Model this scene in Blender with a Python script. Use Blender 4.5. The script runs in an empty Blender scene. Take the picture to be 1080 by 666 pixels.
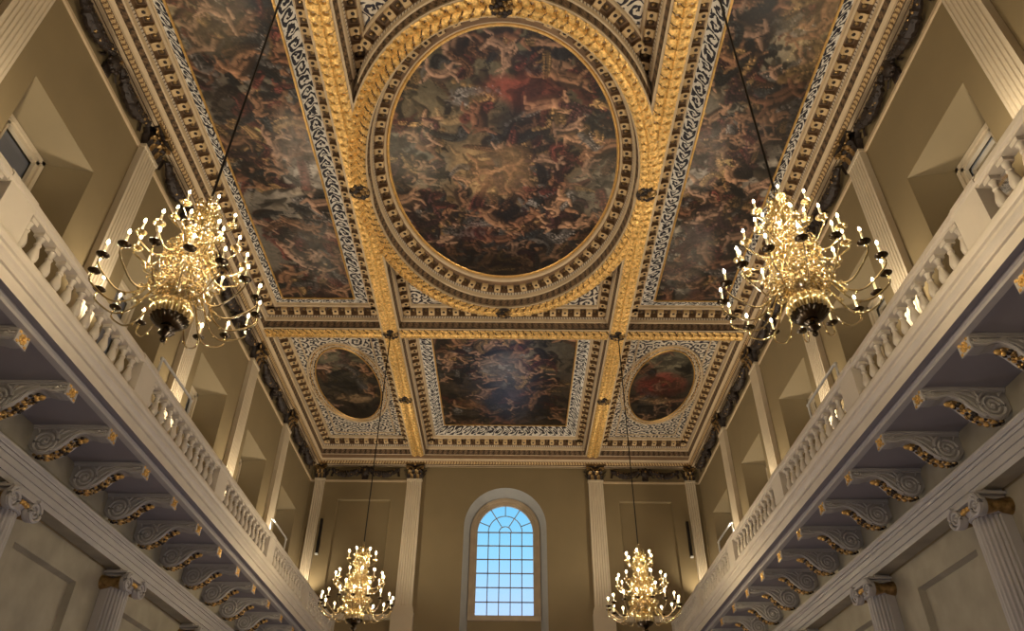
import bpy, math, random
import numpy as np
from mathutils import Vector, Matrix
random.seed(7); rng = np.random.default_rng(11)
C = bpy.context.scene.collection
PI = math.pi
# ------------------------------------------------------------------ materials
def new_mat(name):
    m = bpy.data.materials.new(name); m.use_nodes = True
    nt = m.node_tree; b = nt.nodes['Principled BSDF']
    return m, nt, b
def N(nt, t, **k):
    n = nt.nodes.new(t)
    for a, v in k.items(): setattr(n, a, v)
    return n
def L(nt, a, b): nt.links.new(a, b)
def M2(nt, op, a, b=None, c=None):
    n = N(nt, 'ShaderNodeMath', operation=op)
    for i, v in enumerate((a, b, c)):
        if v is None: continue
        if isinstance(v, (int, float)): n.inputs[i].default_value = v
        else: L(nt, v, n.inputs[i])
    return n.outputs[0]
def ramp(nt, fac, stops, interp='LINEAR'):
    r = N(nt, 'ShaderNodeValToRGB'); r.color_ramp.interpolation = interp
    e = r.color_ramp.elements
    while len(e) < len(stops): e.new(0.5)
    for q, (p, c) in zip(e, stops):
        q.position = p; q.color = (*c, 1)
    L(nt, fac, r.inputs[0]); return r.outputs[0]
def bump(nt, b, h, strength, dist=0.02):
    n = N(nt, 'ShaderNodeBump'); n.inputs['Strength'].default_value = strength; n.inputs['Distance'].default_value = dist
    L(nt, h, n.inputs['Height']); L(nt, n.outputs[0], b.inputs['Normal'])
def plain(name, col, rough=0.6, metal=0.0, var=0.10, scale=3.0, bmp=0.15, detail_scale=60):
    m, nt, b = new_mat(name)
    tc = N(nt, 'ShaderNodeTexCoord')
    n1 = N(nt, 'ShaderNodeTexNoise'); n1.inputs['Scale'].default_value = scale; n1.inputs['Detail'].default_value = 6
    L(nt, tc.outputs['Object'], n1.inputs['Vector'])
    lo = tuple(c*(1-var) for c in col); hi = tuple(min(1, c*(1+var)) for c in col)
    L(nt, ramp(nt, n1.outputs[0], [(0.3, lo), (0.7, hi)]), b.inputs['Base Color'])
    b.inputs['Roughness'].default_value = rough; b.inputs['Metallic'].default_value = metal
    if bmp:
        n2 = N(nt, 'ShaderNodeTexNoise'); n2.inputs['Scale'].default_value = detail_scale; n2.inputs['Detail'].default_value = 3
        L(nt, tc.outputs['Object'], n2.inputs['Vector']); bump(nt, b, n2.outputs[0], bmp)
    return m
def uv_nodes(nt):
    tc = N(nt, 'ShaderNodeUVMap'); s = N(nt, 'ShaderNodeSeparateXYZ'); L(nt, tc.outputs[0], s.inputs[0])
    return s.outputs[0], s.outputs[1], tc.outputs[0]
def cellwave(nt, u, p, sharp=1.0):
    return M2(nt, 'ABSOLUTE', M2(nt, 'SINE', M2(nt, 'MULTIPLY', u, PI/p)))
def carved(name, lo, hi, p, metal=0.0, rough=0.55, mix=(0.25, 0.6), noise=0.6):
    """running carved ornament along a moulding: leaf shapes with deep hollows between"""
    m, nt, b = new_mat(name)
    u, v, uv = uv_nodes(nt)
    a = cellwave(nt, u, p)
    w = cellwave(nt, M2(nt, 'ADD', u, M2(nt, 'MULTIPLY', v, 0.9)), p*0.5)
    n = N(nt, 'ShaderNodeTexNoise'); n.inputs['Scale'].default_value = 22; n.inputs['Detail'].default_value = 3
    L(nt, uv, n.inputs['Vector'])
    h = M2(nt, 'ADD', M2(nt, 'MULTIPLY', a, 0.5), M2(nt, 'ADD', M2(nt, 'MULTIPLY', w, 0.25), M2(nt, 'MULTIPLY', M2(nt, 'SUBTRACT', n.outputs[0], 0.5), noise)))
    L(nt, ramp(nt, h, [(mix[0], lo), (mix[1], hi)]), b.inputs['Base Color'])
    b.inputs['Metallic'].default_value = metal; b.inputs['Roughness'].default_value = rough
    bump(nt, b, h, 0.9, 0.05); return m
def beads(name, lo, hi, p):
    m, nt, b = new_mat(name)
    u, v, uv = uv_nodes(nt); a = cellwave(nt, u, p)
    L(nt, ramp(nt, a, [(0.25, lo), (0.55, hi)]), b.inputs['Base Color'])
    b.inputs['Roughness'].default_value = 0.55; bump(nt, b, a, 0.8, 0.03); return m
def scroll_uv(name, ground, ink, p=0.30, width=0.30):
    """arabesque band: a curl in every cell, turned over in every other one"""
    m, nt, b = new_mat(name)
    u, v, uv = uv_nodes(nt)
    nz = N(nt, 'ShaderNodeTexNoise'); nz.inputs['Scale'].default_value = 5; L(nt, uv, nz.inputs['Vector'])
    nz.inputs['Detail'].default_value = 3
    wob = M2(nt, 'MULTIPLY', M2(nt, 'SUBTRACT', nz.outputs[0], 0.5), 1.1)
    uu = M2(nt, 'DIVIDE', M2(nt, 'ADD', u, M2(nt, 'MULTIPLY', wob, p)), p)
    cell = M2(nt, 'FLOOR', uu); fx = M2(nt, 'SUBTRACT', M2(nt, 'SUBTRACT', uu, cell), 0.5)
    par = M2(nt, 'SUBTRACT', M2(nt, 'MULTIPLY', M2(nt, 'FLOORED_MODULO', cell, 2.0), 2.0), 1.0)
    vy = M2(nt, 'MULTIPLY', M2(nt, 'SUBTRACT', M2(nt, 'DIVIDE', v, width), 0.5), par)
    vy2 = M2(nt, 'ADD', vy, M2(nt, 'MULTIPLY', wob, 0.35))
    r = M2(nt, 'SQRT', M2(nt, 'ADD', M2(nt, 'MULTIPLY', fx, fx), M2(nt, 'MULTIPLY', vy2, vy2)))
    th = M2(nt, 'ARCTAN2', vy2, fx)
    sp = M2(nt, 'SINE', M2(nt, 'ADD', M2(nt, 'MULTIPLY', r, 17.0), M2(nt, 'MULTIPLY', th, par)))
    leaf = M2(nt, 'SINE', M2(nt, 'ADD', M2(nt, 'MULTIPLY', th, 5.0), M2(nt, 'MULTIPLY', r, 9.0)))
    f = M2(nt, 'ADD', sp, M2(nt, 'MULTIPLY', leaf, 0.45))
    edge = M2(nt, 'LESS_THAN', M2(nt, 'ABSOLUTE', M2(nt, 'SUBTRACT', M2(nt, 'DIVIDE', v, width), 0.5)), 0.42)
    f = M2(nt, 'MULTIPLY', M2(nt, 'ADD', f, 0.25), edge)
    L(nt, ramp(nt, f, [(0.06, ground), (0.15, ink)]), b.inputs['Base Color'])
    b.inputs['Roughness'].default_value = 0.5; bump(nt, b, f, 0.4, 0.02); return m
def scroll_area(name, ground, ink, gold=None, scale=2.6):
    m, nt, b = new_mat(name)
    tc = N(nt, 'ShaderNodeTexCoord')
    nz = N(nt, 'ShaderNodeTexNoise'); nz.inputs['Scale'].default_value = scale*1.2; nz.inputs['Detail'].default_value = 1
    L(nt, tc.outputs['Object'], nz.inputs['Vector'])
    vo = N(nt, 'ShaderNodeTexVoronoi'); vo.inputs['Scale'].default_value = scale
    mx = N(nt, 'ShaderNodeVectorMath', operation='ADD')
    sc = N(nt, 'ShaderNodeVectorMath', operation='SCALE'); sc.inputs['Scale'].default_value = 0.12
    L(nt, nz.outputs['Color'], sc.inputs[0]); L(nt, tc.outputs['Object'], mx.inputs[0]); L(nt, sc.outputs[0], mx.inputs[1])
    L(nt, mx.outputs[0], vo.inputs['Vector'])
    d = N(nt, 'ShaderNodeVectorMath', operation='SUBTRACT'); L(nt, mx.outputs[0], d.inputs[0]); L(nt, vo.outputs['Position'], d.inputs[1])
    s = N(nt, 'ShaderNodeSeparateXYZ'); L(nt, d.outputs[0], s.inputs[0])
    th = M2(nt, 'ARCTAN2', s.outputs[1], s.outputs[0])
    r = M2(nt, 'SQRT', M2(nt, 'ADD', M2(nt, 'MULTIPLY', s.outputs[0], s.outputs[0]), M2(nt, 'MULTIPLY', s.outputs[1], s.outputs[1])))
    f = M2(nt, 'ADD', M2(nt, 'SINE', M2(nt, 'ADD', M2(nt, 'MULTIPLY', r, 15*scale), th)),
           M2(nt, 'MULTIPLY', M2(nt, 'SINE', M2(nt, 'MULTIPLY', th, 5.0)), 0.5))
    L(nt, ramp(nt, f, [(0.0, ground), (0.22, ink)]), b.inputs['Base Color'])
    b.inputs['Roughness'].default_value = 0.5; bump(nt, b, f, 0.4, 0.02); return m

MT = {}
MT['wall'] = plain('olive_tan_plaster', (0.215, 0.160, 0.078), 0.75, var=0.05, scale=0.8, bmp=0.08)
MT['recess'] = plain('recess_plaster', (0.225, 0.172, 0.09), 0.75, var=0.05, scale=0.8, bmp=0.08)
MT['cream'] = plain('cream_painted_stone', (0.56, 0.47, 0.33), 0.5, var=0.05, scale=1.5, bmp=0.05)
MT['balus'] = plain('pale_stone_balustrade', (0.60, 0.54, 0.45), 0.5, var=0.05, scale=2, bmp=0.05)
MT['grey'] = plain('warm_grey_stone', (0.41, 0.385, 0.36), 0.5, var=0.06, scale=2, bmp=0.05)
MT['grey2'] = plain('grey_stone_groove_shade', (0.34, 0.32, 0.29), 0.55, var=0.06, scale=2, bmp=0.05)  # darker bracket body under paler scrollwork: groove shade put into the colour
MT['lowwall'] = plain('olive_grey_stone', (0.30, 0.265, 0.19), 0.6, var=0.16, scale=1.8, bmp=0.08)
MT['soffit'] = plain('mauve_grey_plaster', (0.235, 0.215, 0.22), 0.65, var=0.05, scale=1.0, bmp=0.05)
MT['plaster'] = plain('ceiling_cream', (0.53, 0.37, 0.18), 0.5, var=0.08, scale=4, bmp=0.2, detail_scale=25)
MT['fillet'] = plain('ceiling_pale_fillet', (0.52, 0.395, 0.24), 0.5, var=0.06, scale=4, bmp=0.1)
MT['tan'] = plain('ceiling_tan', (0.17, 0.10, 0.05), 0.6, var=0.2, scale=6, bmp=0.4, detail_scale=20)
MT['hollow'] = plain('hollow_shade', (0.075, 0.045, 0.022), 0.7, var=0.3, scale=8, bmp=0.4)  # dark brown coloured into relief crevices to imitate their shade
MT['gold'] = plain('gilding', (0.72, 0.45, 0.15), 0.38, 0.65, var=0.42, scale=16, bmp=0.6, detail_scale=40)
MT['goldflat'] = plain('gilt_fillet', (0.75, 0.47, 0.16), 0.35, 0.8, var=0.15, scale=9, bmp=0.1)
MT['bronze'] = plain('dark_bronze', (0.022, 0.013, 0.008), 0.55, 0.1, var=0.4, scale=12, bmp=0.5, detail_scale=25)
MT['bronzegold'] = plain('rubbed_gilt_bronze', (0.34, 0.22, 0.09), 0.32, 0.85, var=0.5, scale=10, bmp=0.5, detail_scale=25)
MT['brass'] = plain('polished_brass', (0.74, 0.61, 0.35), 0.25, 1.0, var=0.08, scale=8, bmp=0)
MT['brass_shade'] = plain('shaded_brass', (0.10, 0.075, 0.04), 0.2, 0.9, var=0.2, bmp=0)  # darker copy of the brass: shade and dark floor reflection put into colour
MT['candle'] = plain('ivory_candle_tube', (0.80, 0.70, 0.48), 0.5, 0.0, var=0.03, bmp=0)
MT['iron'] = plain('black_iron', (0.015, 0.013, 0.012), 0.5, 0.5, bmp=0)
MT['white'] = plain('white_enamel', (0.55, 0.54, 0.50), 0.35, 0.0, var=0.02, bmp=0)
MT['blind'] = plain('blue_grey_blind', (0.22, 0.23, 0.27), 0.7, var=0.04, bmp=0)
MT['frame'] = plain('pale_brown_window_paint', (0.42, 0.33, 0.22), 0.5, bmp=0)
MT['reveal'] = plain('pale_grey_reveal', (0.34, 0.34, 0.32), 0.6, var=0.04, bmp=0.05)
MT['muntin'] = plain('grey_glazing_bar', (0.25, 0.22, 0.18), 0.5, bmp=0)
MT['floor'] = plain('oak_floor', (0.25, 0.15, 0.08), 0.4, var=0.2, scale=1.2, bmp=0.1)
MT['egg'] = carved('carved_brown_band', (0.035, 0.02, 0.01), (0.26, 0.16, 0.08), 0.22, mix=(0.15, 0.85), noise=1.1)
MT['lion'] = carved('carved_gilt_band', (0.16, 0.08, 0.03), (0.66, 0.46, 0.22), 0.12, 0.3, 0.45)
MT['dentil'] = beads('bead_row', (0.12, 0.08, 0.05), (0.62, 0.53, 0.40), 0.09)
MT['scroll'] = scroll_uv('blue_black_arabesque_on_white', (0.66, 0.62, 0.53), (0.008, 0.008, 0.016), 0.34, 0.30)
MT['scrollarea'] = scroll_area('arabesque_ground', (0.62, 0.55, 0.43), (0.018, 0.016, 0.025))
m, nt, b = new_mat('candle_bulb_glow'); b.inputs['Emission Color'].default_value = (1, 0.80, 0.50, 1)
b.inputs['Emission Strength'].default_value = 480; b.inputs['Base Color'].default_value = (1, .9, .7, 1); MT['bulb'] = m
m, nt, b = new_mat('lamp_face_glow'); b.inputs['Emission Color'].default_value = (1, 0.93, 0.8, 1)
b.inputs['Emission Strength'].default_value = 12; MT['lampface'] = m
m, nt, b = new_mat('window_glass')
tr = N(nt, 'ShaderNodeBsdfTransparent'); gl = N(nt, 'ShaderNodeBsdfGlossy'); gl.inputs['Roughness'].default_value = 0.05
fr = N(nt, 'ShaderNodeFresnel'); fr.inputs[0].default_value = 1.45; mx = N(nt, 'ShaderNodeMixShader')
L(nt, fr.outputs[0], mx.inputs[0]); L(nt, tr.outputs[0], mx.inputs[1]); L(nt, gl.outputs[0], mx.inputs[2])
L(nt, mx.outputs[0], nt.nodes['Material Output'].inputs['Surface']); MT['glass'] = m
def pigment(name):
    m, nt, b = new_mat(name)
    a = N(nt, 'ShaderNodeVertexColor'); a.layer_name = 'pigment'
    tc = N(nt, 'ShaderNodeTexCoord'); n = N(nt, 'ShaderNodeTexNoise'); n.inputs['Scale'].default_value = 14; n.inputs['Detail'].default_value = 8
    L(nt, tc.outputs['Object'], n.inputs['Vector'])
    mxn = N(nt, 'ShaderNodeMix', data_type='RGBA', blend_type='OVERLAY'); mxn.inputs[0].default_value = 0.45
    L(nt, a.outputs[0], mxn.inputs[6]); L(nt, ramp(nt, n.outputs[0], [(0.3, (.32, .32, .32)), (0.7, (.68, .68, .68))]), mxn.inputs[7])
    L(nt, mxn.outputs[2], b.inputs['Base Color'])
    b.inputs['Roughness'].default_value = 0.36; bump(nt, b, n.outputs[0], 0.12, 0.02); return m
MT['pigment'] = pigment('varnished_oil_paint')

# ------------------------------------------------------------------ mesh builder
class MB:
    def __init__(s): s.v = []; s.f = []; s.m = []; s.uv = []; s.mats = []
    def mi(s, m):
        m = MT[m] if isinstance(m, str) else m
        if m not in s.mats: s.mats.append(m)
        return s.mats.index(m)
    def add(s, vs, fs, m, uvs=None):
        o = len(s.v); k = s.mi(m); s.v += [tuple(p) for p in vs]
        for i, f in enumerate(fs):
            s.f.append(tuple(o+q for q in f)); s.m.append(k); s.uv.append(uvs[i] if uvs else None)
    def box(s, x0, x1, y0, y1, z0, z1, m):
        s.add([(x0,y0,z0),(x1,y0,z0),(x1,y1,z0),(x0,y1,z0),(x0,y0,z1),(x1,y0,z1),(x1,y1,z1),(x0,y1,z1)],
              [(0,3,2,1),(4,5,6,7),(0,1,5,4),(1,2,6,5),(2,3,7,6),(3,0,4,7)], m)
    def grid(s, P, m, uv=None, close_u=False, close_v=False):
        nu, nv = len(P), len(P[0]); vs = [p for r in P for p in r]; fs = []; us = []
        for i in range(nu if close_u else nu-1):
            for j in range(nv if close_v else nv-1):
                i2, j2 = (i+1) % nu, (j+1) % nv
                fs.append((i*nv+j, i2*nv+j, i2*nv+j2, i*nv+j2))
                if uv: us.append((uv[i][j], uv[i+1][j], uv[i+1][j+1], uv[i][j+1]))
        s.add(vs, fs, m, us if uv else None)
    def prism(s, poly, axis, a0, a1, m, caps=True):
        """closed polygon extruded along an axis; poly pairs are the two other axes in order"""
        def P(p, a):
            return {'x': (a, p[0], p[1]), 'y': (p[0], a, p[1]), 'z': (p[0], p[1], a)}[axis]
        n = len(poly); vs = [P(p, a0) for p in poly] + [P(p, a1) for p in poly]
        fs = [(i, (i+1) % n, n+(i+1) % n, n+i) for i in range(n)]
        if caps: fs += [tuple(range(n))[::-1], tuple(range(n, 2*n))]
        s.add(vs, fs, m)
    def lathe(s, prof, c, m, n=16, M=None):
        P = []
        for i in range(n+1):
            a = 2*PI*i/n
            row = [Vector((r*math.cos(a), r*math.sin(a), z)) for r, z in prof]
            if M is not None: row = [M @ p for p in row]
            P.append([(p.x+c[0], p.y+c[1], p.z+c[2]) for p in row])
        s.grid(P, m)
    def tube(s, pts, r, m, n=8, closed=False):
        pts = [Vector(p) for p in pts]; k = len(pts); P = []
        rs = r if isinstance(r, (list, tuple)) else [r]*k
        up = None
        for i, p in enumerate(pts):
            t = (pts[min(i+1, k-1)] - pts[max(i-1, 0)]).normalized() if not closed else (pts[(i+1) % k]-pts[i-1]).normalized()
            if up is None: up = Vector((0, 0, 1)) if abs(t.z) < .9 else Vector((1, 0, 0))
            a = t.cross(up)
            if a.length < 1e-5: a = t.orthogonal()
            a.normalize(); b_ = t.cross(a).normalized(); up = -b_ if False else up
            P.append([tuple(p + (a*math.cos(2*PI*j/n) + b_*math.sin(2*PI*j/n))*rs[i]) for j in range(n)])
        s.grid(P, m, close_u=closed, close_v=True)
        if not closed:
            s.add(P[0], [tuple(range(n))], m); s.add(P[-1], [tuple(range(n))], m)
    def ball(s, c, r, m, n=8, sc=(1, 1, 1)):
        P = []
        for i in range(n+1):
            a = 2*PI*i/n
            P.append([(c[0]+sc[0]*r*math.sin(PI*j/(n//2+1))*math.cos(a), c[1]+sc[1]*r*math.sin(PI*j/(n//2+1))*math.sin(a), c[2]+sc[2]*r*math.cos(PI*j/(n//2+1))) for j in range(n//2+2)])
        s.grid(P, m)
    def mesh(s, name, smooth=False):
        me = bpy.data.meshes.new(name); me.from_pydata(s.v, [], s.f)
        for q in s.mats: me.materials.append(q)
        me.polygons.foreach_set('material_index', s.m)
        if any(u is not None for u in s.uv):
            uvl = me.uv_layers.new(name='UVMap'); li = 0; data = []
            for f, u in zip(s.f, s.uv):
                data += ([c for q in u for c in q] if u else [0.0, 0.0]*len(f))
            uvl.data.foreach_set('uv', data)
        if smooth:
            me.polygons.foreach_set('use_smooth', [True]*len(s.f)); me.update()
            try: me.set_sharp_from_angle(angle=math.radians(40))
            except Exception: pass
        me.update(); return me
    def build(s, name, parent=None, smooth=True, loc=None, rot=None):
        o = bpy.data.objects.new(name, s.mesh(name, smooth)); C.objects.link(o)
        if parent: o.parent = parent
        if loc: o.location = loc
        if rot: o.rotation_euler = rot
        return o
def tag(o, label, cat=None, group=None, kind=None):
    o['label'] = label
    if cat: o['category'] = cat
    if group: o['group'] = group
    if kind: o['kind'] = kind
    return o
def struct(o, label=None):
    o['kind'] = 'structure'
    if label: o['label'] = label
    return o
def empty(name, loc=(0, 0, 0), rz=0, scale=None):
    o = bpy.data.objects.new(name, None); o.empty_display_size = .2; C.objects.link(o)
    o.location = loc; o.rotation_euler = (0, 0, rz)
    if scale: o.scale = scale
    return o
def link(name, me, parent=None, loc=None, rot=None):
    o = bpy.data.objects.new(name, me); C.objects.link(o); o.parent = parent
    if loc: o.location = loc
    if rot: o.rotation_euler = rot
    return o
def copy_tree(o, parent=None):
    c = o.copy(); C.objects.link(c); c.parent = parent
    for ch in list(o.children): copy_tree(ch, c)
    return c

# ------------------------------------------------------------------ measurements (camera eye height = 0)
W = 8.38; YE = 30.2; YB = -3.3; FL = -1.7
ZS = 14.15; ZP = 14.88; Z1 = 13.30; ZC = 13.92
PS = 4.53; pil_y = [30.0 - PS*k for k in range(1, 8)]      # 25.47 ... -1.7
bay_c = [30.0 - PS*(k+.5) - .13 for k in range(7)]
BX0, BX1, BXC = 3.45, 4.06, 3.755
CB = [(19.99, 20.57), (6.96, 7.54)]
RC, RIN, ROUT = 13.76, (3.47, 5.01), (3.98, 5.51)

# ------------------------------------------------------------------ long walls
def side_wall(sx, nm):
    mb = MB(); X = sx*W; XR = sx*9.12
    # lower wall z -1.7..5.0 with sunk panels, upper wall with splayed window openings
    def quad(y0, y1, z0, z1, m='wall'):
        mb.add([(X, y0, z0), (X, y1, z0), (X, y1, z1), (X, y0, z1)], [(0, 1, 2, 3)], m)
    ys = [YB]
    for c in sorted(bay_c): ys += [c-1.17, c+1.17]
    ys += [YE]
    OT, OB = 11.43, 7.5
    for i in range(0, len(ys), 2): quad(ys[i], ys[i+1], 5.0, ZC+.4)
    for c in bay_c:
        a, b_ = c-1.17, c+1.17; ia, ib = c-.68, c+.68; it, ibm = 11.14, 7.55
        quad(a, b_, OT, ZC+.4); quad(a, b_, 5.0, OB)
        O = [(X, a, OB), (X, b_, OB), (X, b_, OT), (X, a, OT)]; I = [(XR, ia, ibm), (XR, ib, ibm), (XR, ib, it), (XR, ia, it)]
        mb.add(O+I, [(0, 1, 5, 4), (1, 2, 6, 5), (2, 3, 7, 6), (3, 0, 4, 7)], 'recess')
    # lower wall
    lys = [YB]
    for c in sorted(bay_c): lys += [c-.02-1.15, c-.02+1.15]
    lys += [YE]
    for i in range(0, len(lys), 2): quad(lys[i], lys[i+1], FL, 5.0, 'lowwall')
    XP = sx*(W+.12)
    for c in bay_c:
        a, b_ = c-1.17, c+1.13
        quad(a, b_, 4.47, 5.0, 'lowwall'); quad(a, b_, FL, 0.2, 'lowwall')
        O = [(X, a, .2), (X, b_, .2), (X, b_, 4.47), (X, a, 4.47)]; I = [(XP, a+.05, .25), (XP, b_-.05, .25), (XP, b_-.05, 4.42), (XP, a+.05, 4.42)]
        mb.add(O+I, [(0, 1, 5, 4), (1, 2, 6, 5), (2, 3, 7, 6), (3, 0, 4, 7), (4, 5, 6, 7)], 'lowwall')
    # outer skin so that nothing leaks in
    struct(mb.build('wall_'+nm, smooth=False), f'long {nm} wall, tan plaster above and grey stone panels below')
side_wall(-1, 'left'); side_wall(1, 'right')

def gallery_window(sx, c, k, slit):
    e = empty(f'window_{k}', (sx*9.12, c, 7.55)); struct(e, 'gallery window in a splayed recess with a moulded cream frame and blue grey blind')
    s = sx
    mb = MB(); Hh = 3.59; w = .68
    for (o, t, d) in ((0, .09, .10), (.09, .07, .06), (.16, .05, .09)):
        a, b_ = w-o, w-o-t
        mb.box(-s*d if s > 0 else 0, 0 if s > 0 else d, -a, -b_, 0, Hh-o, 'cream'); mb.box(-s*d if s > 0 else 0, 0 if s > 0 else d, b_, a, 0, Hh-o, 'cream')
        mb.box(-s*d if s > 0 else 0, 0 if s > 0 else d, -a, a, Hh-o-t, Hh-o, 'cream')
    mb.build('window_frame', e, smooth=False)
    wi = w-.21; hi = Hh-.21
    g = MB(); g.add([(s*.03, -wi, 0), (s*.03, wi, 0), (s*.03, wi, hi), (s*.03, -wi, hi)], [(0, 1, 2, 3)], 'glass'); g.build('pane', e, smooth=False)
    bl = MB(); top = hi-(.10 if slit else 0); bl.box(min(s*.05, s*.08), max(s*.05, s*.08), -wi-.02, wi+.02, -.1, top, 'blind'); bl.build('blind', e, smooth=False)
wn = 2
for sx in (-1, 1):
    for i, c in enumerate(bay_c):
        gallery_window(sx, c, wn, sx > 0 and i == 4); wn += 1

# ------------------------------------------------------------------ end wall with the arched window
def arch(r, zc, z0, y, n=28, cx=0.0):
    return [(cx-r, y, z0)] + [(cx+r*math.cos(PI - PI*i/n), y, zc+r*math.sin(PI*i/n)) for i in range(n+1)] + [(cx+r, y, z0)]
CXW = 0.03; ZSP = 11.30
mb = MB(); zt = ZC+.4; R = 1.72
A = arch(R, ZSP, FL, YE, cx=CXW)
n = len(A)
top = []
for p in A:
    top.append((p[0], YE, zt))
# left/right blocks
PX0, PX1 = 4.86, 7.12; PZ0, PZ1 = 7.95, 12.45
for s in (-1, 1):
    def q(x0, x1, z0, z1, y=YE, m='wall'): mb.add([(s*x0, y, z0), (s*x1, y, z0), (s*x1, y, z1), (s*x0, y, z1)], [(0, 1, 2, 3)], m)
    xi = R - s*CXW*-1 if False else (R + (CXW if s > 0 else -CXW))
    q(xi, PX0, FL, zt); q(PX1, W, FL, zt); q(PX0, PX1, FL, PZ0); q(PX0, PX1, PZ1, zt)
    d = .10; e_ = .04
    O = [(PX0, PZ0), (PX1, PZ0), (PX1, PZ1), (PX0, PZ1)]; I = [(PX0+e_, PZ0+e_), (PX1-e_, PZ0+e_), (PX1-e_, PZ1-e_), (PX0+e_, PZ1-e_)]
    mb.add([(s*x, YE, z) for x, z in O]+[(s*x, YE+d, z) for x, z in I], [(0, 1, 5, 4), (1, 2, 6, 5), (2, 3, 7, 6), (3, 0, 4, 7), (4, 5, 6, 7)], 'wall')
mb.grid([[a, t] for a, t in zip(A[1:-1], top[1:-1])], 'wall')
A2 = arch(1.46, ZSP, FL, YE+.62, cx=CXW)
mb.grid([[a, t] for a, t in zip(A, A2)], 'reveal')
# wall under the window inside the recess
mb.add([(CXW-1.46, YE+.62, FL), (CXW+1.46, YE+.62, FL), (CXW+1.46, YE+.62, 7.72), (CXW-1.46, YE+.62, 7.72)], [(0, 1, 2, 3)], 'wall')
struct(mb.build('wall_end', smooth=False), 'tan end wall with sunk panels and a tall arched recess')
w1 = empty('window_1', (CXW, YE+.62, 7.72)); struct(w1, 'tall arched window of many small panes with evening sky behind')
fr = MB(); zs_ = ZSP-7.72
for (ro, ri, y0, y1) in ((1.46, 1.34, -.10, .0), (1.34, 1.24, -.04, .0), (1.24, 1.17, .0, .08)):
    a = arch(ro, zs_, 0, y0); b_ = arch(ri, zs_, .12, y0); c_ = arch(ri, zs_, .12, y1+.05); d_ = arch(ro, zs_, 0, y1+.05)
    fr.grid([[p, q_, r_, t_, p] for p, q_, r_, t_ in zip(a, b_, c_, d_)], 'frame')
fr.box(-1.46, 1.46, -.12, .08, -.02, .17, 'frame')
fr.build('window_frame', w1, smooth=False)
gl = MB(); a = arch(1.2, zs_, .1, .09); gl.add(a, [tuple(range(len(a)))], 'glass'); gl.build('pane', w1, smooth=False)
mu = MB(); g = .018
for i in range(1, 5):
    x = -1.17+2.34*i/5; mu.box(x-g, x+g, .04, .10, .15, zs_, 'muntin')
for j in range(7):
    z = .15+(zs_-.15)*j/6; mu.box(-1.17, 1.17, .04, .10, z-g, z+g, 'muntin')
for rr in (.26, .72):
    mu.tube([(rr*math.cos(PI*i/16), .07, zs_+rr*math.sin(PI*i/16)) for i in range(17)], .02, 'muntin', 6)
for a_ in (22, 58, 90, 122, 158):
    t = math.radians(a_); r0 = .26 if a_ in (58, 122) else .72
    mu.tube([(r0*math.cos(t), .07, zs_+r0*math.sin(t)), (1.18*math.cos(t), .07, zs_+1.18*math.sin(t))], .02, 'muntin', 6)
mu.build('glazing_bars', w1, smooth=False)
# back wall, floor, roof
mb = MB(); mb.box(-9.3, 9.3, YB-.2, YB, FL, 15.2, 'wall'); struct(mb.build('wall_back', smooth=False))
mb = MB(); mb.box(-9.3, 9.3, YB-.2, YE+1, FL-.2, FL, 'floor'); struct(mb.build('floor', smooth=False))
mb = MB(); mb.box(-9.3, 9.3, YB-.2, YE+1, ZP, ZP+.3, 'plaster'); struct(mb.build('ceiling', smooth=False), 'plaster ceiling behind the painted compartments')
# closed outer skins of the long walls (thickness behind the recesses)
for s, nm in ((-1, 'outer_left'), (1, 'outer_right')):
    mb = MB(); X0, X1 = sorted((s*9.35, s*9.6))
    ys = [YB]
    ci = sorted(bay_c)
    for c in ci: ys += [c-.47, c+.47]
    ys += [YE+1]
    for i in range(0, len(ys), 2): mb.box(X0, X1, ys[i], ys[i+1], FL, 15.2, 'wall')
    for c in ci: mb.box(X0, X1, c-.47, c+.47, FL, 7.5, 'wall'); mb.box(X0, X1, c-.47, c+.47, 11.0, 15.2, 'wall')
    struct(mb.build('wall_'+nm, smooth=False))

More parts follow.
